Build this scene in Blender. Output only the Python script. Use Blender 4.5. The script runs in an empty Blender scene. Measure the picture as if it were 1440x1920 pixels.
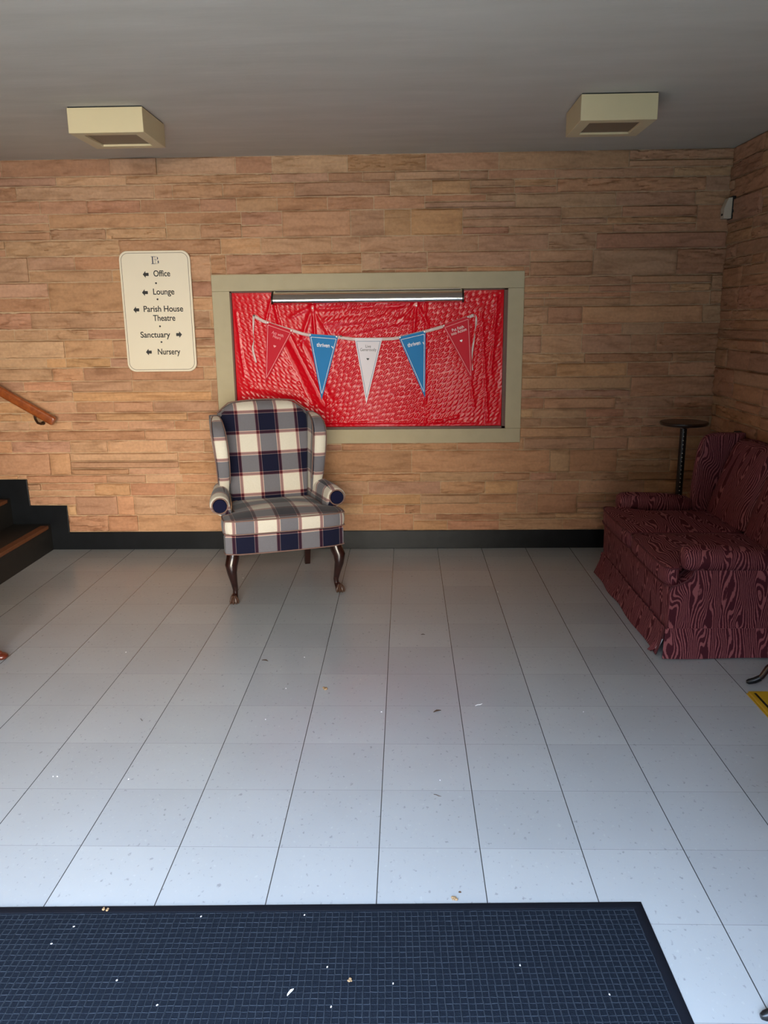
import bpy, bmesh, math, random
from mathutils import Vector, Matrix, noise as mnoise
import numpy as np

S = bpy.context.scene
COL = S.collection
PI = math.pi
random.seed(7)

# ------------------------------------------------------------------ camera
CAM_POS = Vector((0.0866, 0.0, 1.5598))
F_PX, PITCH, YAW, ROLL = 1499.1, 0.23714, -0.02841, -0.01143
cam_data = bpy.data.cameras.new('camera')
cam = bpy.data.objects.new('camera', cam_data)
COL.objects.link(cam)
_f = Vector((math.sin(YAW) * math.cos(PITCH), math.cos(YAW) * math.cos(PITCH), -math.sin(PITCH)))
_r = Vector((math.cos(YAW), -math.sin(YAW), 0))
_u = _r.cross(_f)
_r2 = math.cos(ROLL) * _r + math.sin(ROLL) * _u
_u2 = -math.sin(ROLL) * _r + math.cos(ROLL) * _u
cam.matrix_world = Matrix(((_r2.x, _u2.x, -_f.x, CAM_POS.x),
                           (_r2.y, _u2.y, -_f.y, CAM_POS.y),
                           (_r2.z, _u2.z, -_f.z, CAM_POS.z),
                           (0, 0, 0, 1)))
cam_data.sensor_fit = 'VERTICAL'
cam_data.sensor_height = 24.0
cam_data.lens = F_PX / 1920.0 * 24.0
cam_data.clip_start = 0.02
S.camera = cam

# ------------------------------------------------------------------ exposure, world, sun
S.view_settings.view_transform = 'Standard'
S.view_settings.look = 'None'
S.view_settings.gamma = 1.0
S.view_settings.use_curve_mapping = False
S.cycles.use_denoising = True
S.cycles.max_bounces = 10
S.cycles.diffuse_bounces = 2
S.cycles.sample_clamp_indirect = 6.0

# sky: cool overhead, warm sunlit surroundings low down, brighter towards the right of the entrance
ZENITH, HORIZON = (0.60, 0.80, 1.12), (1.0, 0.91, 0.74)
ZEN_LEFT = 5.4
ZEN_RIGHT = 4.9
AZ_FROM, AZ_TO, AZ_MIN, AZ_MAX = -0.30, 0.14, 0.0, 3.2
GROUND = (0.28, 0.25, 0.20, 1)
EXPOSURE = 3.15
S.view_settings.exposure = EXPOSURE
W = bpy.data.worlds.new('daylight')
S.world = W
W.use_nodes = True
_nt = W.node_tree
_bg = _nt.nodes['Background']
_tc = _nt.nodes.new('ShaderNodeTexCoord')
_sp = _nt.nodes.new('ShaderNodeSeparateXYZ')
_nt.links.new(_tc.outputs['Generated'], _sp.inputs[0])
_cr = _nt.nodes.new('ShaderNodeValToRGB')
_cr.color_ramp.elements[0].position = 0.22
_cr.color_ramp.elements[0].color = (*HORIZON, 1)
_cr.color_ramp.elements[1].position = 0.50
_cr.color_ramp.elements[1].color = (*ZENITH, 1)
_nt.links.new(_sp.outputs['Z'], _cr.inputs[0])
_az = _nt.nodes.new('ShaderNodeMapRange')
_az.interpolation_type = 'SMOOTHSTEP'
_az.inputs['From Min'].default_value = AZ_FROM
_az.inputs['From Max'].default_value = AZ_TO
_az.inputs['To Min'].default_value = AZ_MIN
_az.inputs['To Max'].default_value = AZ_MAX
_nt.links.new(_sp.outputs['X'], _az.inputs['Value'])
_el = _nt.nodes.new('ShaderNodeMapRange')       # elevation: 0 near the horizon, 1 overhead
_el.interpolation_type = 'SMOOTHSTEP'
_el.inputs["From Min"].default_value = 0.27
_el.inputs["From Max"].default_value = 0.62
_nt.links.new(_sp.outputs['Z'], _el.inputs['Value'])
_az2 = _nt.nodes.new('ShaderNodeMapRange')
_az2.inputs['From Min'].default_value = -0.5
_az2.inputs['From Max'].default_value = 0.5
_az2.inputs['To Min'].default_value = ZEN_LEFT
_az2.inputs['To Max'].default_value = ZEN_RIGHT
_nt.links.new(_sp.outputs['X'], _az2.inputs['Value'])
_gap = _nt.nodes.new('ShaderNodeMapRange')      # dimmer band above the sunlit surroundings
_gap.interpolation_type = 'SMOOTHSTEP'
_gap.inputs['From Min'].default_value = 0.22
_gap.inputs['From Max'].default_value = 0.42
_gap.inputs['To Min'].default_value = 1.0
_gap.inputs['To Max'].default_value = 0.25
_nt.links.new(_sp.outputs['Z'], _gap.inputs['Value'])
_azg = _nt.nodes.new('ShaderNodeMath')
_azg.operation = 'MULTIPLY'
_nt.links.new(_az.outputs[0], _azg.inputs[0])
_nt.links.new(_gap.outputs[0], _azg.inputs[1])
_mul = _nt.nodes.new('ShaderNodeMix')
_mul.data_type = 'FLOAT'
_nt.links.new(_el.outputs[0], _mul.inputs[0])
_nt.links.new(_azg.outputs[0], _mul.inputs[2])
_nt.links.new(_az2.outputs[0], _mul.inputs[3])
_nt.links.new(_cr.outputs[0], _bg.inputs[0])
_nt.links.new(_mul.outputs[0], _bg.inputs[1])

# entrance opening in the front wall (behind the camera) - daylight enters here
DOOR_X0, DOOR_X1, DOOR_H, FRONT_Y = -1.7, 0.7, 2.35, -0.35
por_d = bpy.data.lights.new('entrance_daylight', 'AREA')
por_d.shape = 'RECTANGLE'
por_d.size = DOOR_X1 - DOOR_X0
por_d.size_y = DOOR_H
por_d.cycles.is_portal = True
por = bpy.data.objects.new('entrance_daylight', por_d)
COL.objects.link(por)
por.location = ((DOOR_X0 + DOOR_X1) / 2, FRONT_Y - 0.22, DOOR_H / 2)
por.rotation_euler = (PI / 2, 0, 0)


# ------------------------------------------------------------------ helpers
def lin(r, g, b):
    def c(v):
        v /= 255.0
        return v / 12.92 if v <= 0.04045 else ((v + 0.055) / 1.055) ** 2.4
    return (c(r), c(g), c(b), 1.0)


def tag(o, label=None, cat=None, group=None, kind=None):
    if label: o['label'] = label
    if cat: o['category'] = cat
    if group: o['group'] = group
    if kind: o['kind'] = kind
    return o


def thing(name, label, cat, loc=(0, 0, 0), rotz=0.0, group=None):
    o = bpy.data.objects.new(name, None)
    o.empty_display_size = 0.1
    COL.objects.link(o)
    o.location = loc
    o.rotation_euler = (0, 0, rotz)
    return tag(o, label, cat, group)


def mk(name, verts, faces, mat, parent=None, smooth=True, sub=0):
    me = bpy.data.meshes.new(name)
    me.from_pydata([tuple(v) for v in verts], [], [tuple(f) for f in faces])
    me.update()
    if smooth:
        me.polygons.foreach_set('use_smooth', [True] * len(me.polygons))
    if mat: me.materials.append(mat)
    o = bpy.data.objects.new(name, me)
    COL.objects.link(o)
    if parent: o.parent = parent
    if sub:
        m = o.modifiers.new('subdivision', 'SUBSURF')
        m.levels = m.render_levels = sub
    return o


def fix_normals(o):
    bm = bmesh.new()
    bm.from_mesh(o.data)
    bmesh.ops.recalc_face_normals(bm, faces=bm.faces)
    bm.to_mesh(o.data)
    bm.free()
    return o


class MB:
    """collects shapes for ONE mesh"""
    def __init__(self):
        self.v, self.f = [], []

    def add(self, v, f):
        n = len(self.v)
        self.v += [tuple(p) for p in v]
        self.f += [tuple(i + n for i in q) for q in f]
        return self

    def box(self, x, y, z):
        (x0, x1), (y0, y1), (z0, z1) = x, y, z
        v = [(a, b, c) for c in (z0, z1) for b in (y0, y1) for a in (x0, x1)]
        return self.add(v, [(0, 2, 3, 1), (4, 5, 7, 6), (0, 1, 5, 4), (2, 6, 7, 3), (0, 4, 6, 2), (1, 3, 7, 5)])

    def loft(self, rings, cap=True, closed=True):
        n = len(rings[0])
        v = [p for r in rings for p in r]
        f = []
        for i in range(len(rings) - 1):
            for j in range(n if closed else n - 1):
                k = (j + 1) % n
                f.append((i * n + j, i * n + k, (i + 1) * n + k, (i + 1) * n + j))
        if cap and closed:
            f.append(tuple(range(n - 1, -1, -1)))
            b = (len(rings) - 1) * n
            f.append(tuple(b + j for j in range(n)))
        return self.add(v, f)

    def tube(self, path, rad, n=8, loop=False, cap=True, flat=1.0):
        path = [Vector(p) for p in path]
        m = len(path)
        rads = rad if isinstance(rad, (list, tuple)) else [rad] * m
        rings = []
        up = None
        for i, p in enumerate(path):
            if loop:
                t = path[(i + 1) % m] - path[i - 1]
            else:
                t = path[min(i + 1, m - 1)] - path[max(i - 1, 0)]
            t.normalize()
            if up is None:
                up = Vector((0, 0, 1)) if abs(t.z) < 0.9 else Vector((0, 1, 0))
            a = up - t * up.dot(t)
            if a.length < 1e-5: a = t.orthogonal()
            a.normalize()
            b = t.cross(a)
            up = a
            rings.append([p + (a * math.cos(2 * PI * k / n) * flat + b * math.sin(2 * PI * k / n)) * rads[i] for k in range(n)])
        if loop:
            rings.append(rings[0])
            return self.loft(rings, cap=False)
        return self.loft(rings, cap=cap)

    def lathe(self, prof, n=24, c=(0, 0, 0)):
        rings = [[(c[0] + r * math.cos(2 * PI * k / n), c[1] + r * math.sin(2 * PI * k / n), c[2] + z) for k in range(n)] for r, z in prof]
        return self.loft(rings)

    def ball(self, c, r, n=10, s=(1, 1, 1)):
        rings = []
        for i in range(1, n):
            a = PI * i / n
            rings.append([(c[0] + s[0] * r * math.sin(a) * math.cos(2 * PI * k / (2 * n)), c[1] + s[1] * r * math.sin(a) * math.sin(2 * PI * k / (2 * n)), c[2] - s[2] * r * math.cos(a)) for k in range(2 * n)])
        return self.loft(rings)

    def build(self, name, mat, parent=None, smooth=True, sub=0, bevel=0.0, seg=2):
        o = mk(name, self.v, self.f, mat, parent, smooth, sub)
        if bevel:
            m = o.modifiers.new('bevel', 'BEVEL')
            m.width = bevel
            m.segments = seg
            m.limit_method = 'ANGLE'
            m.harden_normals = False
        fix_normals(o)
        if smooth and not sub:
            try:
                o.data.set_sharp_from_angle(angle=math.radians(38))
            except Exception:
                pass
        return o


def box(name, x, y, z, mat, parent=None, bevel=0.0, seg=2):
    return MB().box(x, y, z).build(name, mat, parent, smooth=bool(bevel), bevel=bevel, seg=seg)


def boxuv(o, front=(0, 0), side=(0, 0), top=(0, 0)):
    """box-projected UVs in metres"""
    me = o.data
    uvl = me.uv_layers.new(name='cloth')
    for p in me.polygons:
        n = p.normal
        for li in p.loop_indices:
            c = me.vertices[me.loops[li].vertex_index].co
            if abs(n.y) >= abs(n.x) and abs(n.y) >= abs(n.z) * 0.8:
                uv = (c.x + front[0], c.z + front[1])
            elif abs(n.x) >= abs(n.z) * 0.8:
                uv = (c.y + side[0], c.z + side[1])
            else:
                uv = (c.x + top[0], c.y + top[1])
            uvl.data[li].uv = uv
    return o


def rrect(hx, hy, r, cx=0, cy=0, n=6):
    """rounded rectangle outline"""
    pts = []
    for sx, sy, a0 in ((1, 1, 0), (-1, 1, PI / 2), (-1, -1, PI), (1, -1, 3 * PI / 2)):
        for k in range(n + 1):
            a = a0 + PI / 2 * k / n
            pts.append((cx + sx * (hx - r) + r * math.cos(a), cy + sy * (hy - r) + r * math.sin(a)))
    return pts


# ------------------------------------------------------------------ materials
def new_mat(name):
    m = bpy.data.materials.new(name)
    m.use_nodes = True
    nt = m.node_tree
    return m, nt, nt.nodes['Principled BSDF']


def nd(nt, typ, **kw):
    n = nt.nodes.new(typ)
    for k, v in kw.items():
        if k.startswith('i_'):
            n.inputs[int(k[2:])].default_value = v
        else:
            setattr(n, k, v)
    return n


def math_(nt, op, a, b=None, clamp=False):
    n = nt.nodes.new('ShaderNodeMath')
    n.operation = op
    n.use_clamp = clamp
    for i, s in enumerate((a, b)):
        if s is None: continue
        if isinstance(s, (int, float)): n.inputs[i].default_value = s
        else: nt.links.new(s, n.inputs[i])
    return n.outputs[0]


def mixc(nt, fac, a, b, blend='MIX'):
    n = nt.nodes.new('ShaderNodeMix')
    n.data_type = 'RGBA'
    n.blend_type = blend
    for s, key in ((fac, 0), (a, 6), (b, 7)):
        if isinstance(s, (int, float)): n.inputs[key].default_value = s
        elif isinstance(s, tuple): n.inputs[key].default_value = s
        else: nt.links.new(s, n.inputs[key])
    return n.outputs[2]


def simple(name, col, rough=0.5, metal=0.0, spec=0.5, noise=0.0, nscale=40, bump=0.0, bscale=200, coat=0.0):
    m, nt, b = new_mat(name)
    b.inputs['Roughness'].default_value = rough
    b.inputs['Metallic'].default_value = metal
    b.inputs['Specular IOR Level'].default_value = spec
    b.inputs['Coat Weight'].default_value = coat
    tc = nd(nt, 'ShaderNodeTexCoord')
    if noise:
        nz = nd(nt, 'ShaderNodeTexNoise')
        nz.inputs['Scale'].default_value = nscale
        nz.inputs['Detail'].default_value = 4
        nt.links.new(tc.outputs['Object'], nz.inputs['Vector'])
        dark = tuple(c * (1 - noise) for c in col[:3]) + (1,)
        lite = tuple(min(1, c * (1 + noise)) for c in col[:3]) + (1,)
        nt.links.new(mixc(nt, nz.outputs['Fac'], dark, lite), b.inputs['Base Color'])
    else:
        b.inputs['Base Color'].default_value = col
    if bump:
        nz = nd(nt, 'ShaderNodeTexNoise')
        nz.inputs['Scale'].default_value = bscale
        nz.inputs['Detail'].default_value = 3
        nt.links.new(tc.outputs['Object'], nz.inputs['Vector'])
        bp = nd(nt, 'ShaderNodeBump')
        bp.inputs['Strength'].default_value = bump
        bp.inputs['Distance'].default_value = 0.002
        nt.links.new(nz.outputs['Fac'], bp.inputs['Height'])
        nt.links.new(bp.outputs[0], b.inputs['Normal'])
    return m


def ramp(nt, fac, stops, mode='CONSTANT'):
    n = nt.nodes.new('ShaderNodeValToRGB')
    cr = n.color_ramp
    cr.interpolation = mode
    while len(cr.elements) > 1: cr.elements.remove(cr.elements[-1])
    cr.elements[0].position = stops[0][0]
    cr.elements[0].color = stops[0][1]
    for p, c in stops[1:]:
        e = cr.elements.new(p)
        e.color = c
    nt.links.new(fac, n.inputs[0])
    return n.outputs[0]


def wood(name, c1, c2, rough=0.3, scale=(8, 8, 60), coat=0.3):
    m, nt, b = new_mat(name)
    tc = nd(nt, 'ShaderNodeTexCoord')
    mp = nd(nt, 'ShaderNodeMapping')
    mp.inputs['Scale'].default_value = scale
    nt.links.new(tc.outputs['Object'], mp.inputs[0])
    nz = nd(nt, 'ShaderNodeTexNoise')
    nz.inputs['Scale'].default_value = 1.0
    nz.inputs['Detail'].default_value = 5
    nz.inputs['Distortion'].default_value = 0.6
    nt.links.new(mp.outputs[0], nz.inputs['Vector'])
    nt.links.new(ramp(nt, nz.outputs['Fac'], [(0.3, c1), (0.7, c2)], 'LINEAR'), b.inputs['Base Color'])
    b.inputs['Roughness'].default_value = rough
    b.inputs['Coat Weight'].default_value = coat
    b.inputs['Coat Roughness'].default_value = 0.15
    return m


def mat_stone():
    m, nt, b = new_mat('sandstone_ledge')
    at = nd(nt, 'ShaderNodeAttribute', attribute_name='stone_tint')
    tc = nd(nt, 'ShaderNodeTexCoord')
    mp = nd(nt, 'ShaderNodeMapping')
    mp.inputs['Scale'].default_value = (2.6, 2.6, 13.0)
    nt.links.new(tc.outputs['Object'], mp.inputs[0])
    n1 = nd(nt, 'ShaderNodeTexNoise')
    n1.inputs['Scale'].default_value = 1.6
    n1.inputs['Detail'].default_value = 7
    n1.inputs['Distortion'].default_value = 0.8
    nt.links.new(mp.outputs[0], n1.inputs['Vector'])
    n2 = nd(nt, 'ShaderNodeTexNoise')
    n2.inputs['Scale'].default_value = 55
    n2.inputs['Detail'].default_value = 5
    nt.links.new(tc.outputs['Object'], n2.inputs['Vector'])
    streak = ramp(nt, n1.outputs['Fac'], [(0.28, (0.66, 0.60, 0.55, 1)), (0.5, (1, 1, 1, 1)), (0.72, (1.08, 1.08, 1.08, 1))], 'LINEAR')
    c = mixc(nt, 0.8, at.outputs['Color'], streak, 'MULTIPLY')
    grain = ramp(nt, n2.outputs['Fac'], [(0.3, (0.86, 0.84, 0.82, 1)), (0.7, (1.08, 1.06, 1.04, 1))], 'LINEAR')
    c = mixc(nt, 0.8, c, grain, 'MULTIPLY')
    nt.links.new(c, b.inputs['Base Color'])
    b.inputs['Roughness'].default_value = 0.75
    b.inputs['Specular IOR Level'].default_value = 0.3
    h = math_(nt, 'ADD', math_(nt, 'MULTIPLY', n1.outputs['Fac'], 1.0), math_(nt, 'MULTIPLY', n2.outputs['Fac'], 0.35))
    bp = nd(nt, 'ShaderNodeBump')
    bp.inputs['Strength'].default_value = 0.8
    bp.inputs['Distance'].default_value = 0.008
    nt.links.new(h, bp.inputs['Height'])
    nt.links.new(bp.outputs[0], b.inputs['Normal'])
    return m


TILE = 0.3048
ROW0 = 2.4211


def mat_floor():
    m, nt, b = new_mat('vinyl_tile')
    tc = nd(nt, 'ShaderNodeTexCoord')
    sp = nd(nt, 'ShaderNodeSeparateXYZ')
    nt.links.new(tc.outputs['Object'], sp.inputs[0])
    ux = math_(nt, 'DIVIDE', sp.outputs['X'], TILE)
    uy = math_(nt, 'DIVIDE', math_(nt, 'SUBTRACT', sp.outputs['Y'], ROW0), TILE)

    def seam(u, half):
        fr = math_(nt, 'FRACT', math_(nt, 'ADD', u, 0.5))
        d = math_(nt, 'ABSOLUTE', math_(nt, 'SUBTRACT', fr, 0.5))
        return math_(nt, 'LESS_THAN', d, half / TILE)
    sx = seam(ux, 0.0015)
    sy = seam(uy, 0.0009)
    # tone of each tile
    cell = nd(nt, 'ShaderNodeCombineXYZ')
    nt.links.new(math_(nt, 'FLOOR', ux), cell.inputs[0])
    nt.links.new(math_(nt, 'FLOOR', uy), cell.inputs[1])
    wn = nd(nt, 'ShaderNodeTexWhiteNoise')
    nt.links.new(cell.outputs[0], wn.inputs['Vector'])
    base = ramp(nt, wn.outputs['Value'], [(0, (0.385, 0.40, 0.405, 1)), (1, (0.43, 0.445, 0.447, 1))], 'LINEAR')
    # mottled flecks
    mp = nd(nt, 'ShaderNodeMapping')
    mp.inputs['Scale'].default_value = (70, 45, 1)
    nt.links.new(tc.outputs['Object'], mp.inputs[0])
    fl = nd(nt, 'ShaderNodeTexNoise')
    fl.inputs['Scale'].default_value = 1.0
    fl.inputs['Detail'].default_value = 3
    nt.links.new(mp.outputs[0], fl.inputs['Vector'])
    fleck = ramp(nt, fl.outputs['Fac'], [(0.27, (0.66, 0.66, 0.66, 1)), (0.36, (1, 1, 1, 1)), (0.64, (1, 1, 1, 1)), (0.75, (1.12, 1.12, 1.1, 1))], 'LINEAR')
    c = mixc(nt, 0.9, base, fleck, 'MULTIPLY')
    big = nd(nt, 'ShaderNodeTexNoise')
    big.inputs['Scale'].default_value = 1.7
    big.inputs['Detail'].default_value = 4
    nt.links.new(tc.outputs['Object'], big.inputs['Vector'])
    c = mixc(nt, 0.5, c, ramp(nt, big.outputs['Fac'], [(0.3, (0.88, 0.87, 0.86, 1)), (0.7, (1.04, 1.04, 1.04, 1))], 'LINEAR'), 'MULTIPLY')
    c = mixc(nt, math_(nt, 'MULTIPLY', sy, 0.55), c, (0.16, 0.16, 0.16, 1))
    c = mixc(nt, math_(nt, 'MULTIPLY', sx, 0.95), c, (0.035, 0.035, 0.035, 1))
    nt.links.new(c, b.inputs['Base Color'])
    rr = nd(nt, 'ShaderNodeMapRange')
    rr.inputs['To Min'].default_value = 0.20
    rr.inputs['To Max'].default_value = 0.28
    nt.links.new(big.outputs['Fac'], rr.inputs['Value'])
    nt.links.new(rr.outputs[0], b.inputs['Roughness'])
    b.inputs['Specular IOR Level'].default_value = 0.55
    bp = nd(nt, 'ShaderNodeBump')
    bp.inputs['Strength'].default_value = 0.25
    bp.inputs['Distance'].default_value = 0.001
    hh = math_(nt, 'SUBTRACT', math_(nt, 'MULTIPLY', fl.outputs['Fac'], 0.2), math_(nt, 'MAXIMUM', sx, sy))
    nt.links.new(hh, bp.inputs['Height'])
    nt.links.new(bp.outputs[0], b.inputs['Normal'])
    return m


CHECK = 0.123


def mat_plaid():
    m, nt, b = new_mat('plaid_upholstery')
    uv = nd(nt, 'ShaderNodeUVMap', uv_map='cloth')
    sp = nd(nt, 'ShaderNodeSeparateXYZ')
    nt.links.new(uv.outputs[0], sp.inputs[0])
    navy, white = (0.0035, 0.0045, 0.022, 1), (0.66, 0.61, 0.52, 1)
    burg, cream, dk = (0.10, 0.010, 0.018, 1), (0.56, 0.40, 0.32, 1), (0.03, 0.005, 0.011, 1)
    stops = [(0.0, cream), (0.011, burg), (0.036, dk), (0.050, burg), (0.075, cream), (0.086, white),
             (0.5, cream), (0.511, burg), (0.536, dk), (0.550, burg), (0.575, cream), (0.586, navy)]
    cols = []
    for ax in ('X', 'Y'):
        t = math_(nt, 'FRACT', math_(nt, 'DIVIDE', sp.outputs[ax], 2 * CHECK))
        cols.append(ramp(nt, t, stops))
    mean = mixc(nt, 0.5, cols[0], cols[1])
    prod = mixc(nt, 1.0, cols[0], cols[1], 'MULTIPLY')
    gm = nd(nt, 'ShaderNodeGamma')
    gm.inputs[1].default_value = 0.5
    nt.links.new(prod, gm.inputs[0])
    c = mixc(nt, 0.62, mean, gm.outputs[0])
    tc = nd(nt, 'ShaderNodeTexCoord')
    nz = nd(nt, 'ShaderNodeTexNoise')
    nz.inputs['Scale'].default_value = 420
    nt.links.new(tc.outputs['Object'], nz.inputs['Vector'])
    c = mixc(nt, 0.5, c, ramp(nt, nz.outputs['Fac'], [(0.3, (0.75, 0.75, 0.75, 1)), (0.7, (1.1, 1.1, 1.1, 1))], 'LINEAR'), 'MULTIPLY')
    nt.links.new(c, b.inputs['Base Color'])
    b.inputs['Roughness'].default_value = 0.85
    b.inputs['Specular IOR Level'].default_value = 0.2
    b.inputs['Sheen Weight'].default_value = 0.15
    bp = nd(nt, 'ShaderNodeBump')
    bp.inputs['Strength'].default_value = 0.2
    bp.inputs['Distance'].default_value = 0.001
    nt.links.new(nz.outputs['Fac'], bp.inputs['Height'])
    nt.links.new(bp.outputs[0], b.inputs['Normal'])
    return m


def mat_moire():
    m, nt, b = new_mat('burgundy_moire')
    uv = nd(nt, 'ShaderNodeUVMap', uv_map='cloth')
    mp = nd(nt, 'ShaderNodeMapping')
    mp.inputs['Scale'].default_value = (14.0, 4.5, 1)
    nt.links.new(uv.outputs[0], mp.inputs[0])
    nz = nd(nt, 'ShaderNodeTexNoise')
    nz.inputs['Scale'].default_value = 1.0
    nz.inputs['Detail'].default_value = 1.2
    nz.inputs['Roughness'].default_value = 0.35
    nz.inputs['Distortion'].default_value = 0.3
    nt.links.new(mp.outputs[0], nz.inputs['Vector'])
    sp = nd(nt, 'ShaderNodeSeparateXYZ')
    nt.links.new(uv.outputs[0], sp.inputs[0])
    fine = nd(nt, 'ShaderNodeTexNoise')
    mp2 = nd(nt, 'ShaderNodeMapping')
    mp2.inputs['Scale'].default_value = (160, 60, 1)
    nt.links.new(uv.outputs[0], mp2.inputs[0])
    fine.inputs['Scale'].default_value = 1.0
    nt.links.new(mp2.outputs[0], fine.inputs['Vector'])
    ph = math_(nt, 'ADD', math_(nt, 'MULTIPLY', nz.outputs['Fac'], 66.0), math_(nt, 'MULTIPLY', sp.outputs['X'], 500.0))
    ph = math_(nt, 'ADD', ph, math_(nt, 'MULTIPLY', fine.outputs['Fac'], 2.2))
    s = math_(nt, 'SINE', ph)
    line = nd(nt, 'ShaderNodeMapRange')
    line.inputs['From Min'].default_value = 0.05
    line.inputs['From Max'].default_value = 0.55
    nt.links.new(s, line.inputs['Value'])
    c = mixc(nt, line.outputs[0], (0.072, 0.009, 0.018, 1), (0.33, 0.105, 0.115, 1))
    nt.links.new(c, b.inputs['Base Color'])
    rg = nd(nt, 'ShaderNodeMapRange')
    rg.inputs['To Min'].default_value = 0.75
    rg.inputs['To Max'].default_value = 0.45
    nt.links.new(line.outputs[0], rg.inputs['Value'])
    nt.links.new(rg.outputs[0], b.inputs['Roughness'])
    b.inputs['Specular IOR Level'].default_value = 0.3
    return m


def mat_plaster():
    m, nt, b = new_mat('ceiling_plaster')
    tc = nd(nt, 'ShaderNodeTexCoord')
    mp = nd(nt, 'ShaderNodeMapping')
    mp.inputs['Scale'].default_value = (1.2, 5.0, 1)
    nt.links.new(tc.outputs['Object'], mp.inputs[0])
    n1 = nd(nt, 'ShaderNodeTexNoise')
    n1.inputs['Scale'].default_value = 1.5
    n1.inputs['Detail'].default_value = 6
    nt.links.new(mp.outputs[0], n1.inputs['Vector'])
    c = ramp(nt, n1.outputs['Fac'], [(0.3, (0.54, 0.475, 0.385, 1)), (0.7, (0.60, 0.53, 0.435, 1))], 'LINEAR')
    nt.links.new(c, b.inputs['Base Color'])
    b.inputs['Roughness'].default_value = 0.85
    bp = nd(nt, 'ShaderNodeBump')
    bp.inputs['Strength'].default_value = 0.5
    bp.inputs['Distance'].default_value = 0.01
    nt.links.new(n1.outputs['Fac'], bp.inputs['Height'])
    nt.links.new(bp.outputs[0], b.inputs['Normal'])
    return m


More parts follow.
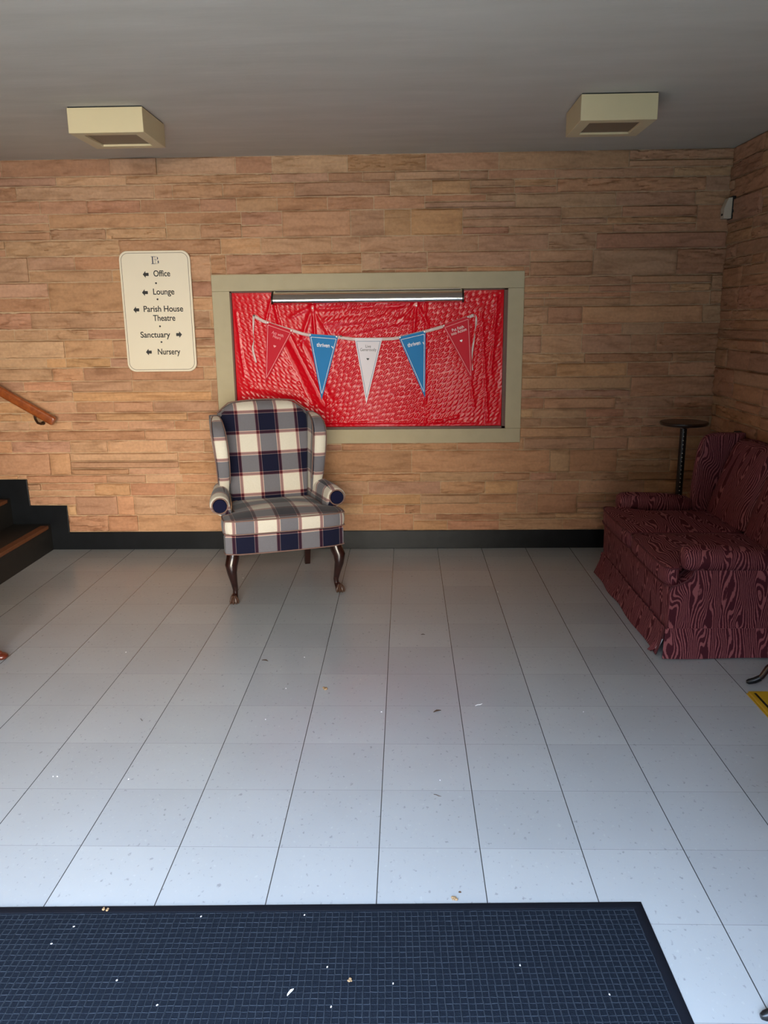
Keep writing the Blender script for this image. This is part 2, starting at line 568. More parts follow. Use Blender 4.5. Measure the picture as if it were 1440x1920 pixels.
M = dict(
    stone=mat_stone(), floor=mat_floor(), plaid=mat_plaid(), moire=mat_moire(), plaster=mat_plaster(),
    mortar=simple('mortar', lin(196, 168, 132), 0.9, noise=0.1, nscale=60),
    plain_wall=simple('dark_unseen_wall', lin(86, 62, 46), 0.8, noise=0.05, nscale=3),  # unseen walls, made dark to cut light bounced to the right
    black=simple('black_vinyl_base', (0.006, 0.007, 0.009, 1), 0.34, spec=0.22, noise=0.4, nscale=12, bump=0.5, bscale=14),
    tread=simple('black_rubber_tread', (0.012, 0.011, 0.010, 1), 0.5, noise=0.3, nscale=20),
    nosing=simple('worn_brown_nosing', lin(108, 64, 36), 0.5, noise=0.2, nscale=30),
    frame=simple('beige_painted_stone', lin(178, 164, 134), 0.7, noise=0.07, nscale=14, bump=0.15, bscale=60),
    lip=simple('brown_lip', lin(88, 44, 28), 0.5, noise=0.2, nscale=30),
    cork=simple('board_backing', lin(120, 80, 50), 0.9, noise=0.2, nscale=80),
    red=simple('red_plastic_sheet', lin(206, 12, 30), 0.22, spec=0.24, bump=0.2, bscale=90),
    chrome=simple('chrome', (0.72, 0.72, 0.72, 1), 0.09, metal=1.0),
    chrome_dark=simple('dark_metal_cap', (0.05, 0.045, 0.04, 1), 0.3, metal=0.8),
    sign=simple('cream_sign_face', lin(226, 212, 188), 0.45, noise=0.02, nscale=6),
    sign_edge=simple('sign_edge', lin(205, 190, 160), 0.5),
    ink=simple('black_lettering', (0.008, 0.005, 0.005, 1), 0.5),
    ink_soft=simple('thin_border_ink', lin(110, 96, 84), 0.6),
    navy_ink=simple('navy_emblem_ink', lin(44, 46, 74), 0.5),
    grey_ink=simple('grey_emblem_ink', lin(140, 132, 134), 0.5),
    fixture=simple('cream_metal_fixture', lin(212, 192, 150), 0.55, noise=0.03, nscale=9),
    lens=simple('brown_grey_diffuser', lin(126, 106, 84), 0.5, bump=0.6, bscale=260),
    fix_gap=simple('fixture_gap', (0.01, 0.009, 0.008, 1), 0.8),
    blue=simple('blue_paper', lin(38, 124, 184), 0.5, spec=0.12),
    white_paper=simple('white_paper', lin(232, 224, 230), 0.5, spec=0.12),
    red_paper=simple('red_paper', lin(196, 14, 40), 0.45, spec=0.12),
    pale_ink=simple('white_print', lin(238, 232, 232), 0.5),
    pink_ink=simple('pale_pink_print', lin(236, 150, 156), 0.5),
    blue_line=simple('blue_print', lin(70, 110, 150), 0.5),
    ribbon=simple('white_ribbon', lin(222, 196, 192), 0.5),
    pin_white=simple('white_pin_head', lin(240, 236, 230), 0.3),
    pin_dark=simple('dark_pin_head', (0.01, 0.008, 0.01, 1), 0.3),
    mahogany=wood('mahogany', (0.010, 0.003, 0.0025, 1), (0.026, 0.007, 0.005, 1), 0.25),
    worn=simple('worn_wood', lin(66, 42, 30), 0.45, noise=0.5, nscale=120),
    oak=wood('orange_oak', lin(120, 56, 20), lin(156, 80, 33), 0.35, (30, 30, 30)),
    red_wood=wood('red_brown_wood', lin(74, 28, 15), lin(98, 40, 22), 0.3, (20, 20, 30)),
    bronze=simple('dark_bronze', lin(70, 48, 32), 0.4, metal=0.7),
    navy=simple('navy_fabric', (0.0035, 0.0045, 0.026, 1), 0.85, spec=0.2, bump=0.3, bscale=400),
    piping=simple('cream_red_piping', lin(120, 92, 84), 0.8),
    moire_dark=simple('burgundy_piping', (0.10, 0.016, 0.025, 1), 0.7),
    tag=simple('white_label', lin(220, 220, 226), 0.6),
    dark_top=wood('very_dark_wood', (0.014, 0.007, 0.004, 1), (0.028, 0.014, 0.008, 1), 0.35, (10, 40, 10)),
    post=simple('black_post', (0.008, 0.006, 0.006, 1), 0.4),
    stud=simple('pale_stud', lin(205, 195, 180), 0.35),
    plastic_white=simple('off_white_plastic', lin(206, 190, 168), 0.5),
    dark_plastic=simple('dark_plastic', (0.01, 0.008, 0.008, 1), 0.6),
    yellow=simple('yellow_plastic', lin(182, 142, 26), 0.4, noise=0.08, nscale=20),
    toe=simple('blackened_toe_cap', (0.010, 0.011, 0.012, 1), 0.35, metal=0.4),
    mat_carpet=simple('navy_mat_pile', lin(21, 27, 36), 0.95, spec=0.1, noise=0.35, nscale=160, bump=0.9, bscale=500),
    mat_rib=simple('grey_blue_mat_rib', lin(42, 49, 58), 0.9, spec=0.15, noise=0.3, nscale=60, bump=0.6, bscale=400),
    mat_edge=simple('rubber_edge', lin(13, 17, 26), 0.8, spec=0.2, noise=0.2, nscale=50),
    leaf=simple('dry_leaf', lin(74, 52, 34), 0.8, noise=0.3, nscale=200),
    crumb=simple('tan_crumb', lin(150, 122, 88), 0.8, noise=0.4, nscale=300),
    bit=simple('white_scrap', lin(240, 240, 242), 0.7),
    dark_ground=simple('unseen_dark_ground', (0.030, 0.040, 0.016, 1), 0.95, noise=0.4, nscale=14),  # added dark ground, sends less bounce to the right corner
    pale_ground=simple('unseen_pale_ground', GROUND, 0.9, noise=0.06, nscale=3),
)

# ------------------------------------------------------------------ text helper
_dg = None


def text_mesh(name, body, size, mat, parent, loc, xs=1.0, rot=0.0, depth=0.0006, align='LEFT', bold=0.0, space=1.0, line=1.0):
    """flat raised lettering facing -Y (reads in the XZ plane)"""
    cu = bpy.data.curves.new(name, 'FONT')
    cu.body = body
    cu.size = size
    cu.align_x = align
    cu.extrude = depth
    cu.offset = bold
    cu.space_character = space
    cu.space_line = line
    tmp = bpy.data.objects.new(name + '_curve', cu)
    COL.objects.link(tmp)
    bpy.context.view_layer.update()
    me = bpy.data.meshes.new_from_object(tmp.evaluated_get(bpy.context.evaluated_depsgraph_get()))
    bpy.data.objects.remove(tmp)
    bpy.data.curves.remove(cu)
    me.name = name
    me.transform(Matrix.Rotation(rot, 4, 'Z') @ Matrix.Diagonal((xs, 1, 1, 1)))
    me.transform(Matrix.Rotation(PI / 2, 4, 'X'))
    me.transform(Matrix.Translation(loc))
    me.materials.clear()
    me.materials.append(mat)
    o = bpy.data.objects.new(name, me)
    COL.objects.link(o)
    o.parent = parent
    return o


def poly_plate(name, pts, y0, y1, mat, parent):
    """flat plate with outline pts (x,z), between depth y0 (front) and y1 (back)"""
    n = len(pts)
    v = [(x, y0, z) for x, z in pts] + [(x, y1, z) for x, z in pts]
    f = [tuple(range(n)), tuple(range(2 * n - 1, n - 1, -1))] + [(i, i + n, (i + 1) % n + n, (i + 1) % n) for i in range(n)]
    return fix_normals(mk(name, v, f, mat, parent, smooth=False))


def stroke(mb, a, b, w, y0, y1):
    """thin flat line from a to b in XZ"""
    ax, az = a
    bx, bz = b
    L = math.hypot(bx - ax, bz - az)
    nx, nz = -(bz - az) / L * w / 2, (bx - ax) / L * w / 2
    q = [(ax + nx, az + nz), (bx + nx, bz + nz), (bx - nx, bz - nz), (ax - nx, az - nz)]
    v = [(x, y0, z) for x, z in q] + [(x, y1, z) for x, z in q]
    mb.add(v, [(0, 1, 2, 3), (7, 6, 5, 4), (0, 4, 5, 1), (1, 5, 6, 2), (2, 6, 7, 3), (3, 7, 4, 0)])


# ================================================================== SETTING
WALL_Y, RIGHT_X, CEIL, LEFT_X = 5.38, 2.125, 2.561, -5.6
RISE, RUN, STAIR_X = 0.187, 0.265, -2.405
N_STEP = 7

# floor
box('floor', (STAIR_X - 0.01, RIGHT_X + 0.2), (FRONT_Y - 0.2, WALL_Y + 0.2), (-0.12, 0), M['floor'])['kind'] = 'structure'
box('ceiling', (LEFT_X - 0.2, RIGHT_X + 0.3), (FRONT_Y - 0.2, WALL_Y + 0.3), (CEIL, CEIL + 0.15), M['plaster'])['kind'] = 'structure'
_w = MB().box((LEFT_X, DOOR_X0), (FRONT_Y - 0.2, FRONT_Y), (0, CEIL)).box((DOOR_X1, RIGHT_X + 0.2), (FRONT_Y - 0.2, FRONT_Y), (0, CEIL)).box((DOOR_X0, DOOR_X1), (FRONT_Y - 0.2, FRONT_Y), (DOOR_H, CEIL))
_w.build('wall_front', M['plain_wall'], smooth=False)['kind'] = 'structure'
box('wall_left', (LEFT_X - 0.2, LEFT_X), (FRONT_Y - 0.2, WALL_Y + 0.2), (0, CEIL), M['plain_wall'])['kind'] = 'structure'


def ashlar(u0, u1, v0, v1, rng):
    rects = []
    v = v0
    while v < v1 - 1e-4:
        h = rng.choice([0.06, 0.075, 0.09, 0.11, 0.13, 0.15, 0.17]) * rng.uniform(0.9, 1.1)
        if v1 - v - h < 0.04: h = v1 - v
        u = u0 - rng.uniform(0, 0.4)
        while u < u1:
            L = rng.uniform(0.22, 0.95)
            a, b = max(u, u0), min(u + L, u1)
            u += L
            if b - a < 0.03: continue
            k = max(1, min(4, int(h / rng.uniform(0.038, 0.105))))
            hs = [rng.uniform(0.7, 1.5) for _ in range(k)]
            tot = sum(hs)
            z = v
            for q in hs:
                q = q / tot * h
                cuts = [a, b]
                if b - a > 0.4 and rng.random() < 0.55:
                    cuts.insert(1, a + (b - a) * rng.uniform(0.25, 0.75))
                for c0, c1 in zip(cuts, cuts[1:]):
                    rects.append((c0, c1, z, z + q))
                z += q
        v += h
    return rects


def cut_rects(rects, holes):
    for hx0, hx1, hz0, hz1 in holes:
        out = []
        for a, b, c, d in rects:
            if b <= hx0 or a >= hx1 or d <= hz0 or c >= hz1:
                out.append((a, b, c, d))
                continue
            if a < hx0: out.append((a, hx0, c, d))
            if b > hx1: out.append((hx1, b, c, d))
            m0, m1 = max(a, hx0), min(b, hx1)
            if c < hz0: out.append((m0, m1, c, hz0))
            if d > hz1: out.append((m0, m1, hz1, d))
        rects = out
    return [r for r in rects if r[1] - r[0] > 0.012 and r[3] - r[2] > 0.008]


PAL = [(190, 148, 116), (182, 138, 108), (194, 156, 122), (178, 132, 106), (186, 152, 124), (198, 162, 128), (176, 140, 114),
       (188, 142, 110), (184, 142, 120), (176, 130, 102), (192, 150, 114), (198, 154, 112), (180, 142, 118), (186, 136, 108)]


def stone_wall(name, rects, to_world, rng, mort_box):
    V, F, C = [], [], []
    pal = [lin(*c) for c in PAL]
    for a, b, c, d in rects:
        g = 0.0026
        a, b, c, d = a + g, b - g, c + g, d - g
        col = rng.choice(pal)
        k = rng.uniform(0.88, 1.10)
        col = tuple((0.42 * a_ + 0.58 * b_) * k for a_, b_ in zip(lin(188, 138, 101)[:3], col[:3]))
        col = (col[0], col[1] * rng.uniform(0.97, 1.03), col[2] * rng.uniform(0.95, 1.05), 1)
        base = rng.uniform(0.003, 0.016) if rng.random() < 0.8 else rng.uniform(0.016, 0.026)
        nu = max(3, min(56, int((b - a) / 0.016) + 2))
        nv = max(3, min(18, int((d - c) / 0.0072) + 2))
        rough = rng.choice([0.5, 0.8, 1.0, 1.4, 2.2, 3.0])
        sx = rng.uniform(0, 50)
        tilt = rng.uniform(-0.006, 0.006)
        n0 = len(V)
        for j in range(nv):
            for i in range(nu):
                s, t = i / (nu - 1), j / (nv - 1)
                u, v = a + (b - a) * s, c + (d - c) * t
                dd = base + rough * 0.0066 * mnoise.fractal(Vector((u * 8 + sx, v * 22, sx)), 0.75, 2.0, 5) + tilt * (t - 0.5)
                if rough > 0.9:      # split layers: small ragged ledges
                    q = 1.5 + 1.6 * mnoise.fractal(Vector((u * 5 + sx, v * 24 + sx, 7.0)), 0.8, 2.0, 4)
                    dd += 0.0026 * rough * (math.floor(q) - 1.5)
                edge = (i in (0, nu - 1)) or (j in (0, nv - 1))
                if edge:
                    dd = dd * 0.55 - 0.001
                    jt = 0.0036 * rough * mnoise.fractal(Vector((u * 14 + sx, v * 30, 3.0)), 0.8, 2.0, 3)
                    if j == nv - 1: v -= min(abs(jt), (d - c) * 0.22)
                    elif j == 0: v += min(abs(jt) * 0.6, (d - c) * 0.15)
                dd = min(max(dd, 0.0012), 0.021)
                V.append(to_world(u, v, dd))
                C.append(col)
        for j in range(nv - 1):
            for i in range(nu - 1):
                p = n0 + j * nu + i
                F.append((p, p + 1, p + nu + 1, p + nu))
        ring = [n0 + i for i in range(nu)] + [n0 + j * nu + nu - 1 for j in range(1, nv)] + [n0 + (nv - 1) * nu + i for i in range(nu - 2, -1, -1)] + [n0 + j * nu for j in range(nv - 2, 0, -1)]
        m0 = len(V)
        per = [(a + (b - a) * i / (nu - 1), c) for i in range(nu)] + [(b, c + (d - c) * j / (nv - 1)) for j in range(1, nv)] + [(a + (b - a) * i / (nu - 1), d) for i in range(nu - 2, -1, -1)] + [(a, c + (d - c) * j / (nv - 1)) for j in range(nv - 2, 0, -1)]
        for u, v in per:
            V.append(to_world(u, v, -0.012))
            C.append(col)
        m = len(ring)
        for i in range(m):
            F.append((ring[i], m0 + i, m0 + (i + 1) % m, ring[(i + 1) % m]))
    # mortar slab behind the stones, in the same wall
    n0 = len(V)
    mcol = lin(190, 160, 128)
    nst = len(F)
    for bx in mort_box:
        mb = MB().box(*bx)
        n0 = len(V)
        V += mb.v
        C += [mcol] * len(mb.v)
        F += [tuple(i + n0 for i in f) for f in mb.f]
    o = mk(name, V, F, M['stone'], smooth=False)
    fl = [i < nst for i in range(len(F))]
    o.data.polygons.foreach_set('use_smooth', fl)
    at = o.data.attributes.new('stone_tint', 'FLOAT_COLOR', 'POINT')
    at.data.foreach_set('color', [x for c in C for x in c])
    o.data.set_sharp_from_angle(angle=math.radians(40))
    o['kind'] = 'structure'
    return o


FR = (-1.171, 0.855, 0.741, 1.848)       # outer edge of the notice board surround
rng = random.Random(11)
rects = ashlar(-4.6, RIGHT_X + 0.01, 0.128, CEIL, rng)
holes = [FR, (-9, -2.278, 0, 0.318), (-9, -2.540, 0, 0.505)]
for k in range(2, N_STEP): holes.append((-9, -2.278 - RUN * k, 0, 0.318 + RISE * k))
rects = cut_rects(rects, holes)
bx0, bx1, bz0, bz1 = -1.0565, 0.752, 0.838, 1.742  # recess of the board
stone_wall('wall_back', rects, lambda u, v, d: (u, WALL_Y - d, v), rng,
           [((LEFT_X, bx0 - 0.02), (WALL_Y + 0.0005, WALL_Y + 0.25), (0, CEIL)), ((bx1 + 0.02, RIGHT_X + 0.3), (WALL_Y + 0.0005, WALL_Y + 0.25), (0, CEIL)),
            ((bx0 - 0.02, bx1 + 0.02), (WALL_Y + 0.0005, WALL_Y + 0.25), (0, bz0 - 0.02)), ((bx0 - 0.02, bx1 + 0.02), (WALL_Y + 0.0005, WALL_Y + 0.25), (bz1 + 0.02, CEIL)),
            ((bx0 - 0.02, bx1 + 0.02), (WALL_Y + 0.04, WALL_Y + 0.25), (bz0 - 0.02, bz1 + 0.02))])
rects = ashlar(1.6, WALL_Y - 0.004, 0.128, CEIL, rng)
stone_wall('wall_right', rects, lambda u, v, d: (RIGHT_X - d, u, v), rng, [((RIGHT_X + 0.0005, RIGHT_X + 0.25), (FRONT_Y, WALL_Y), (0, CEIL))])

# black base along the wall and up beside the stairs
prof = [(RIGHT_X, 0.0), (RIGHT_X, 0.130), (-2.278, 0.126)]
x, z = -2.278, 0.318
prof += [(-2.276, 0.318), (-2.535, 0.320), (-2.540, 0.505)]
for k in range(2, N_STEP):
    prof += [(-2.278 - RUN * k + 0.003, 0.318 + RISE * (k - 1)), (-2.278 - RUN * k, 0.318 + RISE * k)]
prof += [(-4.6, 0.318 + RISE * (N_STEP - 1)), (-4.6, 0.0)]
o = poly_plate('baseboard_back', prof, WALL_Y - 0.013, WALL_Y, M['black'], None)
o['kind'] = 'structure'
m = o.modifiers.new('bevel', 'BEVEL'); m.width = 0.003; m.segments = 2
box('baseboard_right', (RIGHT_X - 0.014, RIGHT_X), (FRONT_Y, WALL_Y - 0.013), (0, 0.13), M['black'], None, bevel=0.003)['kind'] = 'structure'

# staircase climbing to the left
st = MB()
for k in range(N_STEP):
    xr = STAIR_X - RUN * k
    x1 = xr - RUN if k < N_STEP - 1 else LEFT_X
    st.box((x1 - 0.002, xr), (2.6, WALL_Y - 0.013), (0.0, RISE * (k + 1)))
sc = st.build('staircase', M['tread'], smooth=False)
sc['kind'] = 'structure'
for k in range(N_STEP):
    xr = STAIR_X - RUN * k
    z = RISE * (k + 1)
    box('stair_nosing', (xr - 0.045, xr + 0.012), (2.62, WALL_Y - 0.075), (z - 0.022, z + 0.004), M['nosing'], sc, bevel=0.004)
# low wall that closes the left of the room in front of the stairs (out of view)
box('wall_stair_end', (LEFT_X, STAIR_X), (2.4, 2.6), (0, CEIL), M['plain_wall'])['kind'] = 'structure'
# unseen ground outside, added dark left and pale right to shape the daylight
box('ground_pale_right', (-0.5, 12), (-14, FRONT_Y - 0.2), (-0.2, -0.06), M['pale_ground'])['kind'] = 'structure'
box('ground_dark_left', (-12, -0.5), (-14, FRONT_Y - 0.2), (-0.22, -0.08), M['dark_ground'])['kind'] = 'structure'

# ================================================================== CEILING LIGHTS
def ceiling_light(label, x0, x1, y0, y1, group='boxy ceiling lights'):
    cx, cy = (x0 + x1) / 2, (y0 + y1) / 2
    hx, hy, h = (x1 - x0) / 2, (y1 - y0) / 2, 0.118
    r = thing('ceiling_light', label, 'ceiling light', (cx, cy, CEIL), group=None)
    w = 0.055
    f = MB()
    # shell: outer sides, bottom rim, inner recess
    def ring(ax, ay, z): return [(-ax, -ay, z), (ax, -ay, z), (ax, ay, z), (-ax, ay, z)]
    f.loft([ring(hx, hy, -0.006), ring(hx, hy, -h), ring(hx - w, hy - w, -h), ring(hx - w, hy - w, -h + 0.014)], cap=False)
    f.build('housing', M['fixture'], r, smooth=True, bevel=0.0025)
    box('diffuser', (-hx + w, hx - w), (-hy + w, hy - w), (-h + 0.010, -h + 0.016), M['lens'], r)
    box('mounting_plate', (-hx + 0.004, hx - 0.004), (-hy + 0.004, hy - 0.004), (-0.0065, -0.0005), M['fix_gap'], r)
    return r


ceiling_light('boxy cream ceiling light, the left one, above the directory sign', -1.527, -1.163, 4.125, 4.49)
ceiling_light('boxy cream ceiling light, the right one, nearer the dark corner', 0.904, 1.258, 4.055, 4.41)

# ================================================================== NOTICE BOARD
nb = thing('notice_board', 'wide beige-framed notice board set into the stone wall behind plaid chair', 'notice board', (-0.158, WALL_Y, 0.741))
ox, oz = 0.158, -0.741
yf, yb = -0.016, 0.004
def nbox(name, x, z, mat, y=(yf, yb), bevel=0.002):
    return box(name, (x[0] + ox, x[1] + ox), y, (z[0] + oz, z[1] + oz), mat, nb, bevel=bevel)
nbox('frame_rail', (FR[0], FR[1]), (1.744, FR[3]), M['frame'])
nbox('frame_rail', (FR[0], FR[1]), (FR[2], 0.836), M['frame'])
nbox('frame_rail', (FR[0], bx0), (0.8365, 1.7435), M['frame'])
nbox('frame_rail', (bx1, FR[1]), (0.8365, 1.7435), M['frame'])
lp = MB()
for xa, xb, za, zb in ((bx0, bx0 + 0.010, 0.838, 1.742), (bx1 - 0.024, bx1, 0.838, 1.742), (bx0, bx1, 0.838, 0.852), (bx0, bx1, 1.734, 1.742)):
    lp.box((xa + ox, xb + ox), (-0.012, 0.030), (za + oz, zb + oz))
lp.build('inner_lip', M['lip'], nb, smooth=False)
nbox('backing_panel', (bx0, bx1), (0.838, 1.742), M['cork'], (0.018, 0.038), 0)

# red plastic sheet, crumpled
def px2w(px, py):
    return (-1.057 + (px - 431) / 522.0 * 1.809, 1.742 - (py - 543) / 260.0 * 0.906)
SX0, SX1, SZ0, SZ1 = bx0 + 0.0105, bx1 - 0.0245, 0.8525, 1.7335
ridges = [((586, 571), (560, 640), .006, .014), ((586, 571), (592, 690), .005, .010), ((586, 571), (625, 640), .004, .012), ((586, 571), (545, 590), .004, .012),
          ((782, 567), (745, 605), .006, .012), ((782, 567), (775, 640), .007, .010), ((782, 567), (806, 610), .006, .012), ((782, 567), (720, 590), .004, .015),
          ((536, 620), (602, 755), .013, .020), ((522, 625), (580, 752), -.007, .016), ((556, 620), (618, 750), -.006, .018),
          ((515, 570), (530, 640), .005, .012), ((508, 560), (495, 600), .004, .010),
          ((870, 600), (893, 760), .004, .010), ((905, 590), (920, 790), .004, .010), ((933, 560), (925, 700), .005, .010),
          ((600, 575), (770, 572), -.004, .012), ((610, 600), (760, 596), .005, .022), ((640, 620), (780, 598), .004, .018),
          ((440, 580), (450, 700), .003, .010), ((460, 720), (560, 740), .003, .016), ((600, 790), (900, 792), .004, .008), ((820, 790), (860, 780), .006, .012)]
RW = [(px2w(*a), px2w(*b), h, w) for a, b, h, w in ridges]
nxs, nzs = 420, 206
V = []
gx = np.linspace(SX0, SX1, nxs)
gz = np.linspace(SZ0, SZ1, nzs)
for zz in gz:
    for xx in gx:
        P3 = Vector((xx * 2.2, zz * 2.2, 1.7))
        big = mnoise.fractal(P3, 0.8, 2.0, 3)
        amp = 0.5 + 0.5 * mnoise.noise(Vector((xx * 3.1, zz * 3.1, 9.0)))
        left = xx < -0.45
        amp = (0.25 + 1.1 * max(0.0, amp)) * (0.6 if left else 1.0)
        wob = 0.5 * mnoise.noise(Vector((xx * 8, zz * 8, 4.0)))
        sgn = 1 if left else -1
        a = (xx * sgn * 0.95 + zz) / 0.027 + wob
        bq = (xx * sgn - zz) / 0.085
        rowk = math.floor(a)
        s1 = math.sin(PI * (a - rowk))
        s2 = 0.5 + 0.5 * math.sin(2 * PI * (bq + 0.5 * (rowk % 2)) + 2.6 * mnoise.noise(Vector((rowk * 3.3, bq * 0.9, 2.0))))
        emb = 0.0036 * amp * s1 ** 1.4 * min(1.0, s2 * 1.5)
        h = 0.004 * big + emb
        for (ax, az), (bx, bz), hh, ww in RW:
            ex, ez = bx - ax, bz - az
            L2 = ex * ex + ez * ez
            t = ((xx - ax) * ex + (zz - az) * ez) / L2
            if t < -0.15 or t > 1.15: continue
            tt = min(1.0, max(0.0, t))
            d2 = (xx - ax - ex * tt) ** 2 + (zz - az - ez * tt) ** 2
            if d2 < 9 * ww * ww:
                h += hh * math.exp(-d2 / (ww * ww))
        for fx, s in ((-0.51, .002), (0.219, .0045)):   # pressed fold lines
            h += s * math.exp(-abs(xx - fx) / 0.006)
        ed = min(xx - SX0, SX1 - xx, zz - SZ0, SZ1 - zz)
        h *= min(1.0, ed / 0.03)
        h = max(-0.004, min(0.0095, h))
        V.append((xx, WALL_Y + 0.012 - h, zz))
F = [(j * nxs + i, j * nxs + i + 1, (j + 1) * nxs + i + 1, (j + 1) * nxs + i) for j in range(nzs - 1) for i in range(nxs - 1)]
o = mk('plastic_sheet', V, F, M['red'])
tag(o, 'crumpled glossy red plastic sheet lining the notice board behind the bunting', 'sheet')

# chrome picture light across the top of the board
pl = thing('picture_light', 'long chrome strip light across the top of the notice board', 'light', (-0.156, WALL_Y - 0.016, 1.70))
L = 0.62
def bar_ring(x, k=1.0):
    pf = [(-0.002, 0.041), (-0.012, 0.0405), (-0.030, 0.030), (-0.046, 0.017), (-0.057, 0.004), (-0.063, -0.008), (-0.065, -0.018), (-0.063, -0.027), (-0.056, -0.035), (-0.044, -0.040), (-0.030, -0.041), (-0.002, -0.041)]
    pts = [(x, y if y == -0.002 else y - 0.002 * (k > 1), z * k) for y, z in pf]
    return pts
MB().loft([bar_ring(-L + 0.004), bar_ring(L - 0.004)]).build('housing', M['chrome'], pl)
for s in (-1, 1):
    MB().loft([bar_ring(s * L, 1.04), bar_ring(s * (L - 0.012), 1.04)]).build('end_cap', M['chrome_dark'], pl)
MB().box((-L + 0.02, L - 0.02), (-0.014, -0.004), (0.040, 0.046)).build('top_plate', M['chrome_dark'], pl, smooth=False)
MB().box((-L + 0.3, L - 0.3), (-0.014, 0.0165), (-0.01, 0.01)).build('mounting_bracket', M['chrome_dark'], pl, smooth=False)

# ================================================================== BUNTING
bu = thing('bunting', 'string of five red, blue and white paper pennants on a pale ribbon', 'bunting', (0, 0, 0))
YB = WALL_Y - 0.003
def ribbon(name, pts, w, twist=0.0):
    Vv, Ff = [], []
    n = 40
    for i in range(n + 1):
        t = i / n * (len(pts) - 1)
        k = min(int(t), len(pts) - 2)
        fr = t - k
        p0, p1, p2, p3 = pts[max(k - 1, 0)], pts[k], pts[k + 1], pts[min(k + 2, len(pts) - 1)]
        def cr(a, b, c, d): return 0.5 * (2 * b + (c - a) * fr + (2 * a - 5 * b + 4 * c - d) * fr ** 2 + (3 * b - a - 3 * c + d) * fr ** 3)
        x, z = cr(p0[0], p1[0], p2[0], p3[0]), cr(p0[1], p1[1], p2[1], p3[1])
        dx, dz = (p2[0] - p1[0]), (p2[1] - p1[1])
        l = math.hypot(dx, dz)
        nx, nz = -dz / l * w / 2, dx / l * w / 2
        tw = math.cos(twist * i / n)
        dy = 0.004 * math.sin(twist * i / n)
        for yy in (0, 0.0012):
            Vv += [(x + nx * tw, YB + 0.002 + dy + yy, z + nz * tw), (x - nx * tw, YB + 0.002 - dy + yy, z - nz * tw)]
    for i in range(n):
        b = i * 4
        for q in ((0, 1, 5, 4), (3, 2, 6, 7), (1, 3, 7, 5), (2, 0, 4, 6)):
            Ff.append(tuple(b + k for k in q))
    Ff += [(0, 2, 3, 1), (n * 4 + 1, n * 4 + 3, n * 4 + 2, n * 4)]
    return fix_normals(mk(name, Vv, Ff, M['ribbon'], bu))
ribbon('ribbon', [(-0.905, 1.586), (-0.822, 1.543), (-0.645, 1.487), (-0.544, 1.460), (-0.355, 1.445), (-0.246, 1.431), (-0.064, 1.430), (0.045, 1.437), (0.223, 1.477), (0.328, 1.505), (0.504, 1.565), (0.530, 1.576)], 0.020)
ribbon('ribbon_tail', [(-0.908, 1.588), (-0.914, 1.50), (-0.916, 1.424), (-0.924, 1.373), (-0.905, 1.286)], 0.014, 4.0)
ribbon('ribbon_tail', [(0.520, 1.578), (0.548, 1.570), (0.545, 1.478), (0.528, 1.341), (0.529, 1.22)], 0.012, 9.0)

pen = [
    ('red', [(-0.822, 1.550), (-0.652, 1.490), (-0.851, 1.152)], 'red_paper', 'pink_ink', 'Act with\nHeart', 0.028, 'pink_ink', 'far left red pennant'),
    ('blue', [(-0.547, 1.469), (-0.354, 1.453), (-0.476, 1.035)], 'blue', 'pale_ink', 'thriven', 0.037, 'pale_ink', 'left blue pennant'),
    ('white', [(-0.246, 1.438), (-0.064, 1.436), (-0.176, 1.008)], 'white_paper', 'blue_line', 'Live\nGenerously', 0.028, 'ink', 'middle white pennant'),
    ('blue', [(0.042, 1.442), (0.220, 1.481), (0.217, 1.043)], 'blue', 'pale_ink', 'thriven', 0.037, 'pale_ink', 'right blue pennant'),
    ('red', [(0.328, 1.514), (0.504, 1.573), (0.531, 1.150)], 'red_paper', 'pink_ink', 'Put Faith\ninto Action', 0.028, 'pale_ink', 'far right red pennant'),
]
def heart(s, c, rot, y0, y1, mat, parent):
    pts = []
    for k in range(24):
        t = 2 * PI * k / 24
        x = 16 * math.sin(t) ** 3 / 16 * s
        z = (13 * math.cos(t) - 5 * math.cos(2 * t) - 2 * math.cos(3 * t) - math.cos(4 * t)) / 16 * s
        pts.append((c[0] + x * math.cos(rot) - z * math.sin(rot), c[1] + x * math.sin(rot) + z * math.cos(rot)))
    return poly_plate('heart', pts, y0, y1, mat, parent)
